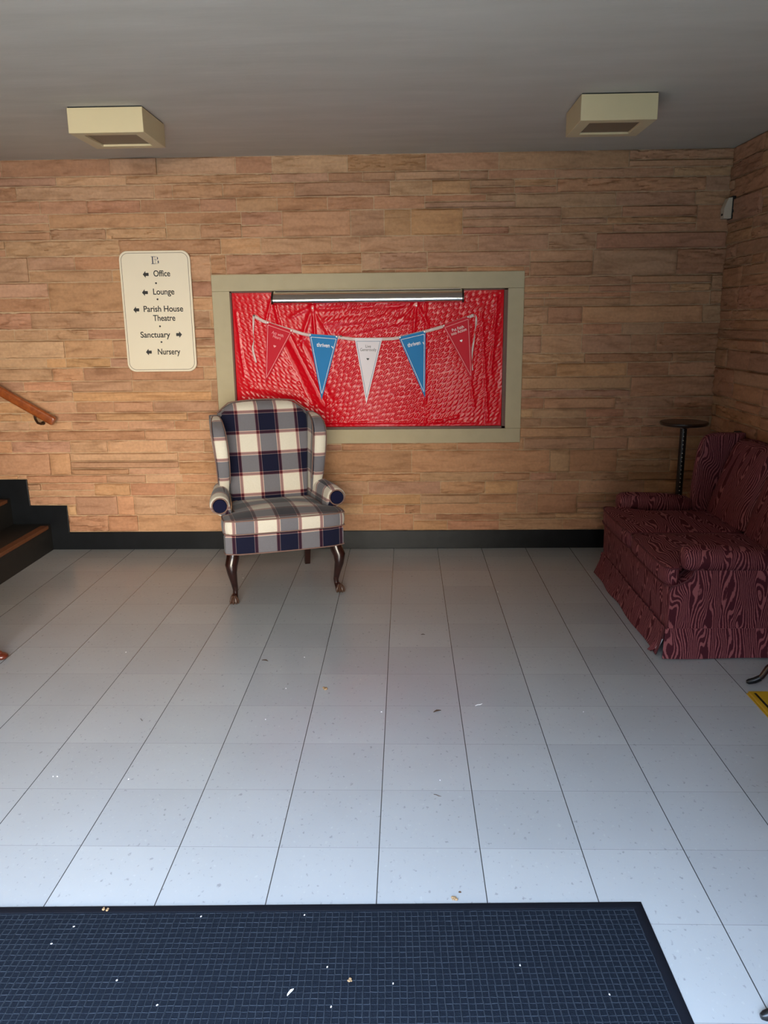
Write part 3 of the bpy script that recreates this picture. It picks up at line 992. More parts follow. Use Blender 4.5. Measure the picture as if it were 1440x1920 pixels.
for colr, (A, B, Cc), pm, lm, txt, ts, tm, lab in pen:
    o = poly_plate('pennant', [A, B, Cc], YB - 0.003, YB - 0.0015, M[pm], bu)
    o['label'] = lab
    A, B, Cc = Vector(A), Vector(B), Vector(Cc)
    cen = (A + B + Cc) / 3
    k = 0.86
    q = [tuple(cen + (p - cen) * k) for p in (A, B, Cc)]
    mb = MB()
    for i in range(3):
        stroke(mb, q[i], q[(i + 1) % 3], 0.0028, YB - 0.0036, YB - 0.003)
    mb.build('border_line', M[lm], o, smooth=False)
    ang = math.atan2(B.y - A.y, B.x - A.x)
    mid = (A + B) / 2
    dn = Vector((math.sin(ang), -math.cos(ang)))
    # centre of lettering shifts towards the tip
    ax = (Cc - mid).normalized()
    two = '\n' in txt
    p = mid + ax * (0.062 if two else 0.078)
    text_mesh('lettering', txt, ts, M[tm], o, (p.x, YB - 0.0035, p.y), 0.82, ang, 0.0003, 'CENTER', 0.0 if two else 0.0005, 1.0, 0.76)
    if two:
        hp = mid + ax * 0.135
        heart(0.009, (hp.x, hp.y), ang, YB - 0.0036, YB - 0.003, M[tm], o)
    else:
        # small tick mark after the word
        e = p + Vector((math.cos(ang), math.sin(ang))) * 0.059 - Vector((0, 1)) * 0.002
        mb = MB()
        stroke(mb, (e.x - 0.003, e.y + 0.012), (e.x + 0.006, e.y - 0.002), 0.005, YB - 0.0036, YB - 0.003)
        mb.build('tick_mark', M[tm], o, smooth=False)

def pushpin(x, z, mat, label):
    r = thing('push_pin', label, 'push pin', (x, YB - 0.003, z))
    b = MB()
    rings = []
    for rr, yy in ((0.0035, 0.0), (0.0055, -0.002), (0.0045, -0.006), (0.006, -0.010), (0.004, -0.012)):
        rings.append([(rr * math.cos(2 * PI * k / 12), yy, rr * math.sin(2 * PI * k / 12)) for k in range(12)])
    b.loft(rings).build('pin_head', mat, r)
    MB().tube([(0, 0.0, 0), (0, 0.014, 0)], 0.0006, 6).build('pin_point', M['chrome'], r)
pushpin(-0.903, 1.590, M['pin_dark'], 'dark push pin at the far left end of the ribbon')
pushpin(-0.335, 1.452, M['pin_dark'], 'dark push pin on the ribbon between left blue and white pennants')
for (x, z), lab in (((-0.814, 1.543), 'pale push pin in left corner of the far left red pennant'), ((-0.662, 1.490), 'pale push pin in right corner of the far left red pennant'),
                    ((-0.538, 1.462), 'pale push pin in left corner of the left blue pennant'), ((-0.364, 1.449), 'pale push pin in right corner of the left blue pennant'),
                    ((0.052, 1.440), 'pale push pin in left corner of the right blue pennant'), ((0.212, 1.474), 'pale push pin in right corner of the right blue pennant'),
                    ((0.338, 1.511), 'pale push pin in left corner of the far right red pennant'), ((0.496, 1.565), 'pale push pin in right corner of the far right red pennant')):
    pushpin(x, z, M['pin_white'], lab)
pushpin(-0.517, 1.632, M['pin_white'], 'pale push pin in the red sheet under the strip light, left half')
pushpin(0.160, 1.640, M['pin_white'], 'pale push pin in the red sheet under the strip light, right half')

# ================================================================== DIRECTORY SIGN
sg = thing('directory_sign', 'cream rounded directory sign with black arrows on stone wall', 'sign', (-1.524, WALL_Y, 1.618))
hx, hz = 0.2305, 0.383
YS = -0.042
op = rrect(hx, hz, 0.055, n=8)
v0 = poly_plate('panel', op, YS, YS + 0.012, M['sign'], sg)
mm = v0.modifiers.new('bevel', 'BEVEL'); mm.width = 0.003; mm.segments = 2; mm.limit_method = 'ANGLE'
for sx in (-1, 1):
    box('standoff_block', (sx * 0.12 - 0.02, sx * 0.12 + 0.02), (YS + 0.012, -0.001), (-0.3, 0.3), M['sign_edge'], sg)
ip = rrect(hx - 0.014, hz - 0.014, 0.045, n=8)
mb = MB()
for i in range(len(ip)):
    stroke(mb, ip[i], ip[(i + 1) % len(ip)], 0.0028, YS - 0.0008, YS + 0.001)
mb.build('border_line', M['ink_soft'], sg, smooth=False)
def sx_(x): return x + 1.524
def sz_(z): return z - 1.618
for body, xa, xb, zb, cap in (('Office', -1.536, -1.428, 1.842, 0.04), ('Lounge', -1.547, -1.409, 1.729, 0.04), ('Parish House', -1.618, -1.359, 1.621, 0.04),
                             ('Theatre', -1.560, -1.415, 1.563, 0.04), ('Sanctuary', -1.652, -1.456, 1.457, 0.04), ('Nursery', -1.546, -1.397, 1.347, 0.04)):
    o = text_mesh('lettering', body, 0.0535, M['ink'], sg, (0, 0, 0), 1.0, 0.0, 0.0006, 'LEFT', 0.0008)
    xs = [v.co.x for v in o.data.vertices]
    k = (xb - xa) / (max(xs) - min(xs))
    o.data.transform(Matrix.Translation((sx_(xa) - min(xs) * k, YS - 0.0008, sz_(zb))) @ Matrix.Diagonal((k, 1, 1, 1)))
def arrow(cx, cz, s):
    w, h = 0.019, 0.0165
    p = [(-w, 0), (-0.001, h * 1.28), (-0.001, h * 0.58), (w, h * 0.58), (w, -h * 0.58), (-0.001, -h * 0.58), (-0.001, -h * 1.28)]
    pts = [(cx + s * a, cz + b) for a, b in p]
    poly_plate('arrow', pts, YS - 0.0014, YS + 0.001, M['ink'], sg)
for xc, zc, s in ((-1.587, 1.855, 1), (-1.601, 1.742, 1), (-1.667, 1.634, 1), (-1.397, 1.474, -1), (-1.606, 1.363, 1)):
    arrow(sx_(xc), sz_(zc), s)
for xc, zc in ((-1.524, 1.800), (-1.522, 1.699), (-1.519, 1.528), (-1.517, 1.427)):
    poly_plate('dot', [(sx_(xc) + 0.006 * math.cos(2 * PI * k / 14), sz_(zc) + 0.006 * math.sin(2 * PI * k / 14)) for k in range(14)], YS - 0.0014, YS + 0.001, M['ink'], sg)
# emblem: an E and a B sharing one block
ex, ez, eh = sx_(-1.545), sz_(1.919), 0.046
mb = MB()
stroke(mb, (ex + 0.010, ez), (ex + 0.010, ez + eh), 0.007, YS - 0.0012, YS + 0.001)
for zz, x1 in ((ez + eh - 0.001, 0.028), (ez + 0.001, 0.026)):
    stroke(mb, (ex, zz), (ex + x1, zz), 0.0028, YS - 0.0012, YS + 0.001)
stroke(mb, (ex + 0.046, ez + 0.020), (ex + 0.046, ez + 0.004), 0.007, YS - 0.0012, YS + 0.001)
stroke(mb, (ex + 0.042, ez + eh - 0.004), (ex + 0.042, ez + 0.028), 0.006, YS - 0.0012, YS + 0.001)
mb.build('emblem_letters', M['navy_ink'], sg, smooth=False)
mb = MB()
stroke(mb, (ex + 0.026, ez), (ex + 0.026, ez + eh), 0.0025, YS - 0.001, YS + 0.001)
stroke(mb, (ex + 0.026, ez + 0.0245), (ex + 0.040, ez + 0.0245), 0.0025, YS - 0.001, YS + 0.001)
stroke(mb, (ex + 0.026, ez + eh - 0.001), (ex + 0.040, ez + eh - 0.001), 0.002, YS - 0.001, YS + 0.001)
stroke(mb, (ex + 0.026, ez + 0.001), (ex + 0.043, ez + 0.001), 0.002, YS - 0.001, YS + 0.001)
stroke(mb, (ex + 0.020, ez + 0.028), (ex + 0.034, ez + 0.028), 0.002, YS - 0.001, YS + 0.001)
mb.build('emblem_thin_strokes', M['grey_ink'], sg, smooth=False)

# ================================================================== HANDRAIL
hr = thing('handrail', 'orange-brown wooden handrail fixed to stone wall above the stairs', 'handrail', (-2.262, 5.28, 0.915))
d = Vector((-1.0, 0, 0.605)).normalized()
nrm = Vector((d.z, 0, -d.x))
nrm = nrm if nrm.z > 0 else -nrm
sec = [(a, b) for a, b in rrect(0.021, 0.030, 0.013, n=4)]
rings = []
for s, k in ((-0.0, 0.80), (0.006, 0.95), (0.016, 1.0), (0.6, 1.0), (1.4, 1.0), (1.9, 1.0)):
    c = d * s
    rings.append([c + Vector((0, 1, 0)) * a * k + nrm * b * k for a, b in sec])
MB().loft(rings).build('rail', M['oak'], hr)
for s in (0.13, 1.2):
    c = d * s - nrm * 0.030
    br = MB()
    br.tube([c, c + Vector((0, 0.0, -0.022)), c + Vector((0.006, 0.015, -0.05)), c + Vector((0.012, 0.05, -0.062)), c + Vector((0.012, 0.088, -0.060))], [0.009, 0.008, 0.008, 0.008, 0.009], 10)
    br.tube([c - d * 0.03, c + d * 0.03], 0.006, 8, flat=0.5)
    br.tube([c + Vector((0.012, 0.080, -0.060)), c + Vector((0.012, 0.0865, -0.060))], 0.013, 14)
    br.build('bracket', M['bronze'], hr)

# ================================================================== WING CHAIR (plaid)
OFF_U = 0.181
wc = thing('wing_chair', 'blue and cream plaid wing chair with carved dark cabriole legs', 'armchair', (-0.695, 4.649, 0), math.atan2(0.32, 0.947))
def chair_uv(o, v_off=0.230, y_off=0.0):
    return boxuv(o, (OFF_U, v_off), (y_off, v_off), (OFF_U, y_off))
# seat rail
def outline(hf, hb, yf_, yb_, r=0.03, bow=0.018, n=7):
    pts = []
    N = 10
    # front edge (bowed), right side, back, left side
    for k in range(N + 1):
        t = -1 + 2 * k / N
        pts.append((t * hf * (1 - 0.0), yf_ - bow * (1 - t * t) + (r * 0.7 if abs(t) == 1 else 0)))
    pts.append((hf + 0.004, yf_ + r * 2))
    for k in range(1, 6):
        t = k / 6
        pts.append((hf + (hb - hf) * t, yf_ + r * 2 + (yb_ - yf_ - r * 2) * t))
    pts.append((hb, yb_))
    for k in range(1, 6):
        pts.append((hb - 2 * hb * k / 6, yb_))
    pts.append((-hb, yb_))
    for k in range(1, 6):
        t = 1 - k / 6
        pts.append((-(hf + (hb - hf) * t), yf_ + r * 2 + (yb_ - yf_ - r * 2) * t))
    pts.append((-hf - 0.004, yf_ + r * 2))
    return pts
ol = outline(0.338, 0.265, -0.325, 0.30)
def ring_z(ol, z, k=1.0): return [(x * k, (y + 0.02) * k - 0.02, z) for x, y in ol]
o = MB().loft([ring_z(ol, 0.286, .97), ring_z(ol, 0.290, .995), ring_z(ol, 0.30), ring_z(ol, 0.385), ring_z(ol, 0.398, .99), ring_z(ol, 0.402, .95)]).build('seat_rail', M['plaid'], wc)
chair_uv(o, 0.103)
MB().tube([(x * 1.004, y * 1.004, 0.292) for x, y in ol], 0.0035, 6, loop=True).build('piping', M['piping'], o)
# T cushion
tc_ol = []
hfw, hbw = 0.345, 0.262
for k in range(13):
    t = -1 + 2 * k / 12
    tc_ol.append((t * hfw, -0.352 - 0.012 * (1 - t * t) + (0.022 if abs(t) == 1 else 0)))
tc_ol += [(hfw + 0.004, -0.27), (hfw, -0.20), (hfw - 0.02, -0.178), (hbw + 0.01, -0.172), (hbw, -0.15), (hbw, -0.05), (hbw - 0.008, 0.06), (hbw - 0.02, 0.16), (hbw - 0.06, 0.185)]
tc_ol += [(0.1, 0.19), (0, 0.19), (-0.1, 0.19)]
tc_ol += [(-x, y) for x, y in ((hbw - 0.06, 0.185), (hbw - 0.02, 0.16), (hbw - 0.008, 0.06), (hbw, -0.05), (hbw, -0.15), (hbw + 0.01, -0.172), (hfw - 0.02, -0.178), (hfw, -0.20), (hfw + 0.004, -0.27))]
def cring(z, k, dz=0.0):
    return [(x * k, (y + 0.08) * k - 0.08, z + dz * (1 - min(1, (abs(x * k) / 0.34) ** 2)) * (1 - min(1, ((y * k + 0.08) / 0.28) ** 2))) for x, y in tc_ol]
o = MB().loft([cring(0.404, .94), cring(0.406, .98), cring(0.414, 1.0), cring(0.448, 1.012), cring(0.482, 1.0), cring(0.489, .98), cring(0.490, .93, .006), cring(0.492, .6, .022), cring(0.493, .25, .026)]).build('seat_cushion', M['plaid'], wc, sub=1)
chair_uv(o, 0.103, 0.46)
MB().tube([(x * 0.985, (y + 0.08) * 0.985 - 0.08, 0.411) for x, y in tc_ol], 0.004, 6, loop=True).build('piping', M['piping'], o)
MB().tube([(x * 0.985, (y + 0.08) * 0.985 - 0.08, 0.486) for x, y in tc_ol], 0.004, 6, loop=True).build('piping', M['piping'], o)

# back: reclined panel with arched top
def back_y(z): return 0.165 + (z - 0.44) * 0.27
cols = 21
front, rear = [], []
def back_half(z): return 0.235 + 0.045 * min(1, max(0, (z - 0.44) / 0.45))
rows_z = [0.40, 0.50, 0.60, 0.70, 0.80, 0.90, 0.97]
def top_z(s): return 1.078 - 0.022 * s * s - 0.05 * max(0, abs(s) - 0.72) ** 1.0 / 0.28 * 1.0
rings = []
N = 24
Vb, Fb = [], []
def back_pt(s, t, side):
    # s in -1..1 across, t 0..1 up; side 0 front 1 rear
    zt = top_z(s)
    z = 0.40 + (zt - 0.40) * t
    x = s * back_half(z)
    thick = 0.10
    rnd = 1 - max(0, (t - 0.93) / 0.07) ** 2 * 0.75
    crown = 0.022 * (1 - s * s) * math.sin(PI * min(1, t * 0.95 + 0.03))
    yc = back_y(z) + thick / 2
    hw = thick / 2 * rnd
    # roll-over at the top
    y = yc - hw - crown if side == 0 else yc + hw
    if t > 0.9 and side == 0:
        y += 0.012 * ((t - 0.9) / 0.1) ** 2
    return (x, y, z)
ss = [-1 + 2 * i / (N - 1) for i in range(N)]
tt = [0, .08, .16, .25, .33, .42, .5, .58, .66, .74, .82, .88, .92, .95, .97, .985, 1.0]
for t in tt:
    ring = [back_pt(s, t, 0) for s in ss] + [back_pt(s, t, 1) for s in reversed(ss)]
    rings.append(ring)
o = MB().loft(rings).build('backrest', M['plaid'], wc, sub=1)
chair_uv(o)
# outline welt along the top of the back
MB().tube([back_pt(s, 1.0, 0) for s in ss], 0.004, 6).build('piping', M['piping'], o)

# wings
def wing(s):
    rings = []
    spec = [  # z, y front, x outer, front thickness
        (0.40, 0.150, 0.312, 0.066), (0.50, 0.140, 0.314, 0.070), (0.56, 0.115, 0.316, 0.074), (0.61, 0.085, 0.319, 0.080), (0.66, 0.062, 0.323, 0.086), (0.74, 0.044, 0.329, 0.092), (0.82, 0.038, 0.336, 0.096),
        (0.88, 0.046, 0.341, 0.096), (0.925, 0.068, 0.342, 0.092), (0.955, 0.104, 0.339, 0.084), (0.978, 0.157, 0.332, 0.072), (0.990, 0.215, 0.322, 0.056), (0.996, 0.260, 0.312, 0.040)]
    for z, yf_, xo, th in spec:
        th *= 0.86
        yb_ = back_y(z) + 0.09
        xi_back = back_half(z) + 0.005
        pts = []
        # outer line back -> front, rounded nose, inner line front -> back
        xo_b = xi_back + 0.045
        for k in range(5):
            t = k / 4
            pts.append((xo_b + (xo - xo_b) * t, yb_ + (yf_ + 0.03 - yb_) * t))
        for k in range(1, 6):
            a = PI * k / 6
            pts.append((xo - th / 2 + th / 2 * math.cos(a), yf_ + 0.026 - 0.026 * math.sin(a) ** 0.7))
        for k in range(5):
            t = k / 4
            thb = th * 0.75
            xi = (xo - th) + 0.012 * math.sin(PI * t)
            pts.append((xi + (xi_back - 0.012 - xi) * t, yf_ + 0.03 + (yb_ - yf_ - 0.03) * t))
        rings.append([(s * x, y, z) for x, y in pts])
    o = MB().loft(rings).build('wing', M['plaid'], wc, sub=1)
    boxuv(o, (0.0713 - s * 0.300, 0.230), (0.08, 0.230), (0.0713 - s * 0.300, 0.08))
    pip = MB()
    pip.tube([rings[i][4] for i in range(3, len(rings))], 0.0035, 6)
    pip.tube([rings[i][10] for i in range(3, len(rings))], 0.0035, 6)
    pip.build('piping', M['piping'], o)
wing(-1); wing(1)

# arms: rolled top with a scroll front
def arm(s):
    rings = []
    for y, k, cx, cz in ((0.27, .80, 0.296, 0.556), (0.20, .84, 0.300, 0.556), (0.12, .92, 0.308, 0.556), (0.04, 1.0, 0.320, 0.552), (-0.04, 1.04, 0.332, 0.546), (-0.10, 1.06, 0.340, 0.540), (-0.135, 1.06, 0.342, 0.536), (-0.150, .98, 0.343, 0.535)):
        pts = []
        # profile of the arm: roll on top, leaning outwards, then in to the rail
        for a in range(0, 13):
            th = math.radians(-75 + a * 20)
            r = 0.054 * k
            pts.append((cx + r * math.cos(th), cz + r * 0.95 * math.sin(th)))
        base_in, base_out = 0.246, 0.312
        pts += [(base_in + (cx - 0.045 - base_in) * 0.5, 0.47), (base_in + 0.004, 0.40), (base_out, 0.40), (base_out + 0.006, 0.46)]
        rings.append([(s * x, y, z) for x, z in pts])
    o = MB().loft(rings).build('arm', M['plaid'], wc, sub=1)
    chair_uv(o, 0.230, 0.19)
    # navy scroll face
    oval = [(s * (0.342 + 0.040 * math.cos(2 * PI * k / 20)), -0.153, 0.535 + 0.040 * math.sin(2 * PI * k / 20)) for k in range(20)]
    ov2 = [(s * 0.342 + (x - s * 0.342) * 0.92, -0.160, 0.535 + (z - 0.535) * 0.92) for x, y, z in oval]
    ov3 = [(x, -0.140, z) for x, y, z in oval]
    f = MB().loft([ov3, oval, ov2]).build('arm_front_panel', M['navy'], o)
    f['label'] = 'navy oval front of the chair arm'
    MB().tube([(s * 0.342 + (x - s * 0.342) * 1.12, -0.152, 0.535 + (z - 0.535) * 1.12) for x, y, z in oval], 0.004, 6, loop=True).build('piping', M['piping'], o)
arm(-1); arm(1)

# legs
def cabriole(parent, mat, foot_mat, px, py, sx, h=0.29, k=1.0, name='leg'):
    b = MB()
    path = [(px - sx * 0.006, py + 0.012, h), (px, py + 0.006, h - 0.03), (px + sx * 0.012, py - 0.010, h - 0.065), (px + sx * 0.010, py - 0.012, h * 0.62), (px + sx * 0.001, py + 0.002, h * 0.42),
            (px - sx * 0.006, py + 0.012, h * 0.25), (px - sx * 0.004, py + 0.010, h * 0.17), (px + sx * 0.004, py - 0.004, h * 0.115), (px + sx * 0.008, py - 0.012, 0.018)]
    rad = [0.034, 0.036, 0.035, 0.027, 0.020, 0.0155, 0.015, 0.021, 0.024]
    b.tube([Vector(p) for p in path], [r * k for r in rad], 14)
    lg = b.build(name, mat, parent)
    f = MB()
    fx, fy = px + sx * 0.009, py - 0.016
    f.ball((fx, fy, 0.0175), 0.0175, 8, (1.45, 1.45, 1.0))
    for a in (-0.9, -0.3, 0.3, 0.9):
        dx, dy = math.sin(a) * 0.026, -math.cos(a) * 0.026
        f.tube([(fx + dx * 0.3, fy + dy * 0.3, 0.046), (fx + dx * 0.8, fy + dy * 0.8, 0.034), (fx + dx * 1.08, fy + dy * 1.08, 0.018), (fx + dx * 1.0, fy + dy * 1.0, 0.004)], [0.006, 0.0065, 0.006, 0.004], 7)
    ff = f.build('claw_foot', foot_mat, lg)
    return lg
cabriole(wc, M['mahogany'], M['worn'], -0.300, -0.288, -1)
cabriole(wc, M['mahogany'], M['worn'], 0.300, -0.288, 1)
for s in (-1, 1):
    rings = []
    for z, x, y, r in ((0.292, 0.235, 0.25, 0.022), (0.15, 0.240, 0.272, 0.019), (0.0, 0.244, 0.318, 0.017)):
        rings.append([(s * x + a, y + b_, z) for a, b_ in rrect(r, r, 0.004, n=2)])
    MB().loft(rings).build('leg', M['mahogany'], wc)

# ================================================================== LOVESEAT (burgundy)
sf = thing('loveseat', 'burgundy wood-grain patterned skirted loveseat in the dark right corner', 'sofa', (1.70, 4.14, 0))
bxo, byo = -1.70, -4.14
NE, FE = 3.53, 4.755       # near and far ends
def X(x): return x + bxo
def Y(y): return y + byo
def sofa_uv(o, k=0.0): return boxuv(o, (k, 0.0), (k + 0.3, 0.0), (k, k))
def sring(y0, y1, x0, x1, z, r): return [(X(a), Y(b), z) for a, b in rrect((x1 - x0) / 2, (y1 - y0) / 2, r, (x0 + x1) / 2, (y0 + y1) / 2, n=4)]
XB = 2.085
o = MB().loft([sring(NE, FE, 1.302, XB, 0.10, .03), sring(NE, FE, 1.300, XB, 0.15, .03), sring(NE, FE, 1.296, XB, 0.25, .03), sring(NE, FE, 1.296, XB, 0.325, .03), sring(NE + .008, FE - .008, 1.304, XB, 0.342, .03), sring(NE + .03, FE - .03, 1.33, XB, 0.346, .03)]).build('base', M['moire'], sf)
sofa_uv(o)
# side panels rising to the arms
def side_panel(y0, y1):
    pr = [(1.300, 0.10), (1.296, 0.33), (1.300, 0.343), (1.315, 0.352), (1.345, 0.362), (1.375, 0.380), (1.395, 0.402), (1.405, 0.430), (1.78, 0.430), (2.05, 0.43), (2.05, 0.10)]
    n = len(pr)
    cy = (y0 + y1) / 2
    rings = []
    for yy, k in ((y0, .985), (y0 + 0.006, 1.0), (y1 - 0.006, 1.0), (y1, .985)):
        rings.append([(X(1.7 + (x - 1.7) * (k if k == 1 else .992)), Y(yy), 0.25 + (z - 0.25) * k) for x, z in pr])
    o = MB().loft(rings).build('side_panel', M['moire'], sf)
    sofa_uv(o, 0.17)
    MB().tube([(X(x), Y(y0), z) for x, z in pr[1:8]], 0.0045, 6).build('piping', M['moire_dark'], o)
    MB().tube([(X(x), Y(y1), z) for x, z in pr[1:8]], 0.0045, 6).build('piping', M['moire_dark'], o)
side_panel(NE - 0.012, NE + 0.085)
side_panel(FE - 0.085, FE + 0.012)
def sofa_arm(yc, lean):
    rings = []
    for x, r, dz in ((1.352, .020, 0), (1.354, .038, 0), (1.362, .052, 0), (1.380, .060, 0), (1.45, .062, 0), (1.60, .060, -0.004), (1.72, .056, -0.012), (1.80, .050, -0.02)):
        rings.append([(X(x), Y(yc + lean * 0.01) + 1.15 * r * math.cos(2 * PI * k / 20), 0.474 + dz + r * math.sin(2 * PI * k / 20)) for k in range(20)])
    o = MB().loft(rings).build('arm', M['moire'], sf, sub=1)
    boxuv(o, (0.1, 0), (0.4, 0), (0.0, 0.2))
sofa_arm(NE + 0.045, -1)
sofa_arm(FE - 0.045, 1)
# T-shaped seat cushions
mid = 4.145
def cushion(y0, y1, ear_near, ear_far):
    ear = 1.345
    def ol(k):
        pts = []
        ya, yb2 = y0 + 0.006, y1 - 0.006
        inn_a = NE + 0.112 if ear_near else ya
        inn_b = FE - 0.112 if ear_far else yb2
        pts += [(1.280, ya + 0.02)]
        for q in range(1, 8): pts.append((1.274 - 0.006 * math.sin(PI * q / 8), ya + (yb2 - ya) * q / 8))
        pts += [(1.280, yb2 - 0.02), (1.295, yb2)]
        if ear_far: pts += [(1.325, yb2), (ear, yb2 - 0.01), (ear + 0.012, inn_b + 0.02), (ear + 0.03, inn_b)]
        else: pts += [(1.325, yb2), (ear, yb2), (ear + 0.012, yb2), (ear + 0.03, yb2)]
        for q in range(1, 6): pts.append((ear + 0.03 + (1.90 - ear - 0.03) * q / 6, inn_b))
        pts += [(1.90, inn_b - 0.03)]
        for q in range(1, 4): pts.append((1.905, inn_b - 0.03 + (inn_a + 0.03 - inn_b + 0.03) * q / 4))
        pts += [(1.90, inn_a + 0.03)]
        for q in range(5, 0, -1): pts.append((ear + 0.03 + (1.90 - ear - 0.03) * q / 6, inn_a))
        if ear_near: pts += [(ear + 0.03, inn_a), (ear + 0.012, inn_a - 0.02), (ear, ya + 0.01), (1.325, ya)]
        else: pts += [(ear + 0.03, ya), (ear + 0.012, ya), (ear, ya), (1.325, ya)]
        pts += [(1.295, ya)]
        cx, cy = 1.59, (inn_a + inn_b) / 2
        return [(cx + (x - cx) * k, cy + (y - cy) * k) for x, y in pts]
    def rg(k, z, dz=0):
        cy = (y0 + y1) / 2
        return [(X(x), Y(y), z + dz * (1 - min(1, ((x - 1.59) / 0.32) ** 2)) * (1 - min(1, ((y - cy) / 0.32) ** 2))) for x, y in ol(k)]
    o = MB().loft([rg(.94, .346), rg(.985, .348), rg(1.0, .356), rg(1.008, .392), rg(1.0, .428), rg(.985, .437), rg(.94, .440, .004), rg(.6, .445, .02), rg(.25, .447, .026)]).build('seat_cushion', M['moire'], sf, sub=1)
    sofa_uv(o, 0.05)
    MB().tube([(x, y, .433) for x, y, z in rg(1.0, .433)], 0.0045, 6, loop=True).build('piping', M['moire_dark'], o)
    MB().tube([(x, y, .352) for x, y, z in rg(1.0, .352)], 0.0045, 6, loop=True).build('piping', M['moire_dark'], o)
cushion(NE - 0.01, mid, True, False)
cushion(mid, FE + 0.01, False, True)
# back with two soft cushions and wings at the ends
def slab(name, y0, y1, xbot, xtop, z0, z1, thick, r, top_drop=0.0, puff=0.0, parent=sf, mat='moire', key=0.0):
    rings = []
    ny = 13
    for t in (0, .03, .1, .25, .4, .55, .7, .82, .9, .95, .98, 1.0):
        ring = []
        fr = []
        bk = []
        for i in range(ny):
            s = -1 + 2 * i / (ny - 1)
            zt = z1 - top_drop * max(0, abs(s) - 0.6) ** 2 / 0.16
            z = z0 + (zt - z0) * t
            xx = xbot + (xtop - xbot) * t
            edge = 1 - max(0, (abs(s) - 0.86) / 0.14) ** 2 * 0.6
            tr = 1 - max(0, (t - 0.88) / 0.12) ** 2 * 0.75
            p = puff * (1 - s * s) * math.sin(PI * min(1, t + 0.02))
            yv = (y0 + y1) / 2 + s * (y1 - y0) / 2
            cxx = xx + thick / 2
            fr.append((X(cxx - thick / 2 * edge * tr - p), Y(yv), z))
            bk.append((X(cxx + thick / 2 * edge * tr), Y(yv), z))
        rings.append(fr + bk[::-1])
    o = MB().loft(rings).build(name, M[mat], parent, sub=1)
    sofa_uv(o, key)
    return o
slab('back_frame', NE - 0.01, FE + 0.01, 1.935, 2.03, 0.34, 0.875, 0.075, .03, top_drop=0.02)
slab('back_cushion', NE + 0.075, mid - 0.003, 1.85, 1.99, 0.43, 0.885, 0.09, .03, top_drop=0.03, puff=0.03, key=0.2)
slab('back_cushion', mid + 0.003, FE - 0.075, 1.85, 1.99, 0.43, 0.875, 0.09, .03, top_drop=0.03, puff=0.02, key=0.4)
def sofa_wing(yc):
    rings = []
    for z, xf, th in ((0.36, 1.79, .055), (0.44, 1.788, .058), (0.52, 1.786, .06), (0.60, 1.788, .062), (0.70, 1.798, .064), (0.78, 1.808, .066), (0.83, 1.818, .064), (0.862, 1.834, .058), (0.882, 1.866, .046), (0.890, 1.92, .03)):
        pts = [(a, b) for a, b in rrect((2.08 - xf) / 2, th / 2, th * 0.45, (2.08 + xf) / 2, yc, n=4)]
        rings.append([(X(a), Y(b), z) for a, b in pts])
    o = MB().loft(rings).build('wing', M['moire'], sf, sub=1)
    sofa_uv(o, 0.31)
sofa_wing(NE + 0.035); sofa_wing(FE - 0.035)
# skirt: flared panels with kick pleats
def skirt(name, p0, p1, out, key, flare0=0.0, flare1=0.0, ztop=0.146, zbot=0.004, fl=0.03, off=0.004):
    p0, p1, out = Vector(p0), Vector(p1), Vector(out)
    along = (p1 - p0).normalized()
    n = 24
    mb = MB()
    rows = []
    for side in (0, 1):
        for t in (0, .12, .35, .6, .85, 1.0):
            row = []
            for i in range(n + 1):
                s = i / n
                base = p0 + (p1 - p0) * s
                wav = 0.004 * math.sin(s * 9 + key * 20) * t
                ex = -flare0 * max(0, 1 - s / 0.2) ** 2 * t + flare1 * max(0, (s - 0.8) / 0.2) ** 2 * t
                q = base + along * ex + out * (off + fl * t ** 1.3 + wav - side * 0.004)
                z = ztop + (zbot - ztop) * t + 0.003 * math.sin(s * 7 + key * 9) * t + 0.003 * t
                row.append((X(q.x), Y(q.y), z))
            rows.append(row)
    rings = rows[:6] + rows[6:][::-1]
    # rings run top->bottom on the face, then bottom->top on the lining
    rings.append(rings[0])
    mb.loft(rings, cap=False, closed=False)
    o = mb.build(name, M['moire'], sf)
    sofa_uv(o, key)
    return o
skirt('skirt_panel', (1.297, NE, 0), (1.297, 4.285, 0), (-1, 0, 0), 0.11, flare0=0.0, flare1=0.012, fl=0.028, off=0.010)
skirt('skirt_panel', (1.297, 4.24, 0), (1.297, FE + 0.006, 0), (-1, 0, 0), 0.23, flare0=0.0, flare1=0.035, fl=0.036, off=0.003)
skirt('skirt_panel', (1.290, NE - 0.010, 0), (2.08, NE - 0.010, 0), (0, -1, 0), 0.37, flare0=0.014, fl=0.022)
skirt('skirt_panel', (2.08, FE + 0.010, 0), (1.290, FE + 0.010, 0), (0, 1, 0), 0.47, flare1=0.02, fl=0.02)
